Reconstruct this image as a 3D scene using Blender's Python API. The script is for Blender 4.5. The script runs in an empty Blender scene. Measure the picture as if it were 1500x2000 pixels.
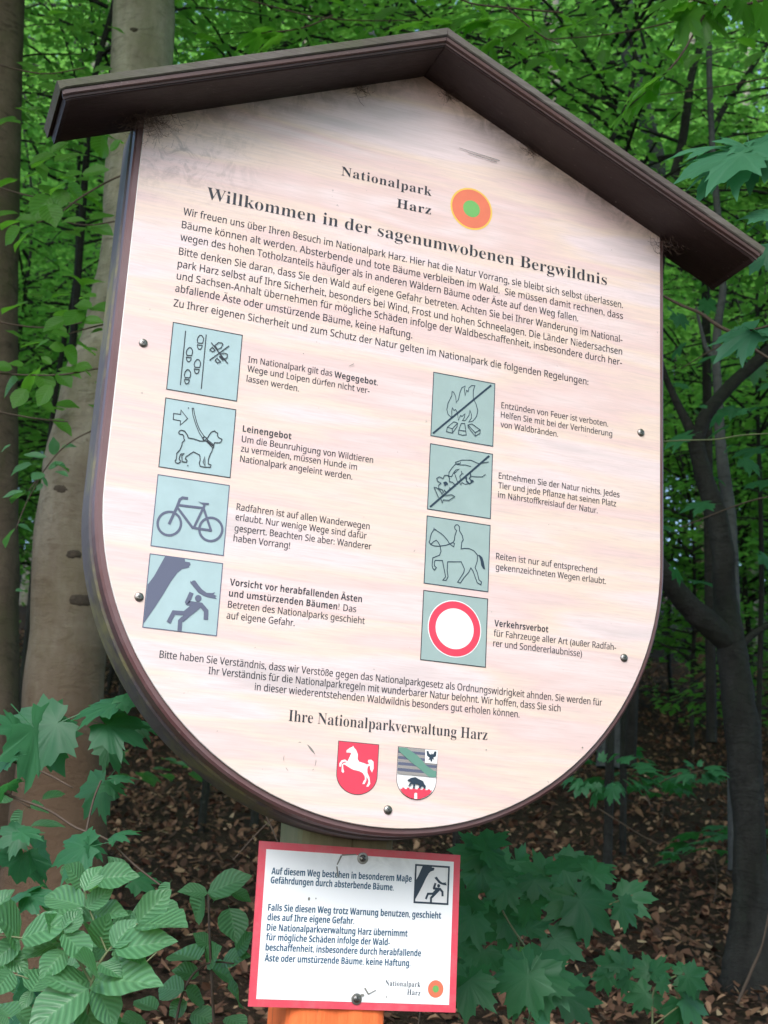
import bpy, math, random
import numpy as np
from mathutils import Vector, Matrix, noise
from mathutils.geometry import tessellate_polygon
R = math.radians
random.seed(7); rng = np.random.default_rng(7)
SC = bpy.context.scene
COL = SC.collection
# ------------------------------------------------------------------ camera
CAM = Vector((-0.681, -1.861, 1.5))
AX_R = Vector((0.9371, -0.3452, 0.0524)); AX_D = Vector((0.1422, 0.2402, -0.9603)); AX_F = Vector((0.3189, 0.9073, 0.2742))
cd = bpy.data.cameras.new('camera'); cam = bpy.data.objects.new('camera', cd); COL.objects.link(cam)
m = Matrix.Identity(4)
for i in range(3):
    m[i][0] = AX_R[i]; m[i][1] = -AX_D[i]; m[i][2] = -AX_F[i]; m[i][3] = CAM[i]
cam.matrix_world = m
cd.sensor_fit = 'HORIZONTAL'; cd.sensor_width = 36; cd.lens = 36*2793.6/1500
cd.clip_start = 0.05; cd.clip_end = 600
cd.dof.use_dof = True; cd.dof.focus_distance = 2.05; cd.dof.aperture_fstop = 17
SC.camera = cam
# ------------------------------------------------------------------ sky and sun
SUN_EL, SUN_AZ = 43, 212       # azimuth: compass direction of the sun, clockwise from +Y
w = bpy.data.worlds.new('World'); SC.world = w; w.use_nodes = True
nt = w.node_tree; bg = nt.nodes['Background']
sk = nt.nodes.new('ShaderNodeTexSky'); sk.sky_type = 'NISHITA'; sk.sun_disc = False
sk.sun_elevation = R(SUN_EL); sk.sun_rotation = R(SUN_AZ); sk.air_density = 1.0; sk.dust_density = 1.8; sk.ozone_density = 1.6
nt.links.new(sk.outputs[0], bg.inputs[0]); bg.inputs[1].default_value = 0.15
sl = bpy.data.lights.new('sun', 'SUN'); so = bpy.data.objects.new('sun', sl); COL.objects.link(so)
sl.energy = 1.25; sl.angle = R(36); sl.color = (1.0, 0.975, 0.965)
sd = Vector((math.sin(R(SUN_AZ))*math.cos(R(SUN_EL)), math.cos(R(SUN_AZ))*math.cos(R(SUN_EL)), math.sin(R(SUN_EL))))
so.rotation_euler = (-sd).to_track_quat('-Z', 'Y').to_euler()
SC.view_settings.view_transform = 'Standard'; SC.view_settings.look = 'None'
SC.view_settings.gamma = 1; SC.view_settings.use_curve_mapping = False
SC.view_settings.exposure = 1.26
SC.cycles.max_bounces = 8; SC.cycles.transparent_max_bounces = 4; SC.cycles.transmission_bounces = 6
# ------------------------------------------------------------------ helpers
def spot(px, py, s):
    """point of the place seen at a picture position, s metres ahead of the camera (measured level, along its heading)"""
    d = AX_R*((px-750)/2793.6) + AX_D*((py-1000)/2793.6) + AX_F
    h = Vector((AX_F.x, AX_F.y, 0)).normalized()
    return CAM + d*(s/d.dot(h))
HEAD = Vector((AX_F.x, AX_F.y, 0)).normalized()
def ground_z(x, y):
    s = (x-CAM.x)*HEAD.x + (y-CAM.y)*HEAD.y
    z = 0.255*s if s > -3 else -0.765
    return z + 0.10*noise.noise(Vector((x*0.45, y*0.45, 3.1))) + 0.03*noise.noise(Vector((x*1.7, y*1.7, 0)))
def mat(name, col, rough=0.6, spec=0.5, metal=0):
    m = bpy.data.materials.new(name); m.use_nodes = True
    b = m.node_tree.nodes['Principled BSDF']
    b.inputs['Base Color'].default_value = (*col, 1); b.inputs['Roughness'].default_value = rough
    b.inputs['Specular IOR Level'].default_value = spec; b.inputs['Metallic'].default_value = metal
    return m
class NB:
    """small node-building helper"""
    def __init__(s, m): s.t = m.node_tree; s.n = s.t.nodes; s.l = s.t.links; s.b = s.n.get('Principled BSDF')
    def new(s, k, **kw):
        o = s.n.new(k)
        for a, v in kw.items(): setattr(o, a, v)
        return o
    def val(s, sock, v):
        if isinstance(v, bpy.types.NodeSocket): s.l.new(v, sock)
        else: sock.default_value = v
    def mapping(s, scale=(1, 1, 1), loc=(0, 0, 0), coord='Object', rot=(0, 0, 0)):
        tc = s.new('ShaderNodeTexCoord'); mp = s.new('ShaderNodeMapping')
        mp.inputs['Scale'].default_value = scale; mp.inputs['Location'].default_value = loc; mp.inputs['Rotation'].default_value = rot
        s.l.new(tc.outputs[coord], mp.inputs[0]); return mp.outputs[0]
    def noise(s, vec, scale=5, detail=4, rough=0.55, dist=0.0):
        o = s.new('ShaderNodeTexNoise'); s.l.new(vec, o.inputs['Vector'])
        o.inputs['Scale'].default_value = scale; o.inputs['Detail'].default_value = detail
        o.inputs['Roughness'].default_value = rough; o.inputs['Distortion'].default_value = dist
        return o.outputs['Fac']
    def ramp(s, fac, stops):
        o = s.new('ShaderNodeValToRGB'); e = o.color_ramp.elements
        while len(e) < len(stops): e.new(0.5)
        for i, (p, c) in enumerate(stops):
            e[i].position = p; e[i].color = (*c, 1) if len(c) == 3 else c
        s.l.new(fac, o.inputs[0]); return o.outputs[0]
    def g(s, a): return [(a[0], (0, 0, 0)), (a[1], (1, 1, 1))]
    def mix(s, f, a, b, mode='MIX'):
        o = s.new('ShaderNodeMix', data_type='RGBA', blend_type=mode)
        s.val(o.inputs[0], f)
        s.val(o.inputs[6], a if not isinstance(a, tuple) else (*a, 1)); s.val(o.inputs[7], b if not isinstance(b, tuple) else (*b, 1))
        return o.outputs[2]
    def math(s, op, a, b=0.0, c=0.0):
        o = s.new('ShaderNodeMath', operation=op); s.val(o.inputs[0], a); s.val(o.inputs[1], b); s.val(o.inputs[2], c); return o.outputs[0]
    def bump(s, h, strength=0.3, dist=0.01):
        o = s.new('ShaderNodeBump'); o.inputs['Strength'].default_value = strength; o.inputs['Distance'].default_value = dist
        s.l.new(h, o.inputs['Height']); s.l.new(o.outputs[0], s.b.inputs['Normal'])
    def color(s, c): s.l.new(c, s.b.inputs['Base Color'])
def tag(o, label=None, cat=None, group=None, kind=None):
    if label: o['label'] = label
    if cat: o['category'] = cat
    if group: o['group'] = group
    if kind: o['kind'] = kind
    return o
def root(name, loc, label, cat, group=None):
    o = bpy.data.objects.new(name, None); o.empty_display_size = 0.1; COL.objects.link(o)
    o.location = loc; return tag(o, label, cat, group)
def topof(o):
    while o.parent: o = o.parent
    return o
def obj(name, verts, faces, mats, parent=None, mi=None, smooth=False, uv=None):
    """one mesh object; verts given in world coordinates"""
    me = bpy.data.meshes.new(name)
    if parent is not None:
        off = topof(parent).location
        verts = [(v[0]-off[0], v[1]-off[1], v[2]-off[2]) for v in verts]
    me.from_pydata(verts, [], faces)
    for q in (mats if isinstance(mats, (list, tuple)) else [mats]): me.materials.append(q)
    if mi is not None: me.polygons.foreach_set('material_index', mi)
    if smooth: me.polygons.foreach_set('use_smooth', [True]*len(me.polygons))
    me.update()
    o = bpy.data.objects.new(name, me); COL.objects.link(o)
    if parent is not None: o.parent = parent
    return o
def P(u, v, w=0.0):
    """sign coordinates (tenths of a metre: right, down, back) to the place"""
    return (0.1*(u-3.556), 0.1*w, 2.2913-0.1*v)

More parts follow.
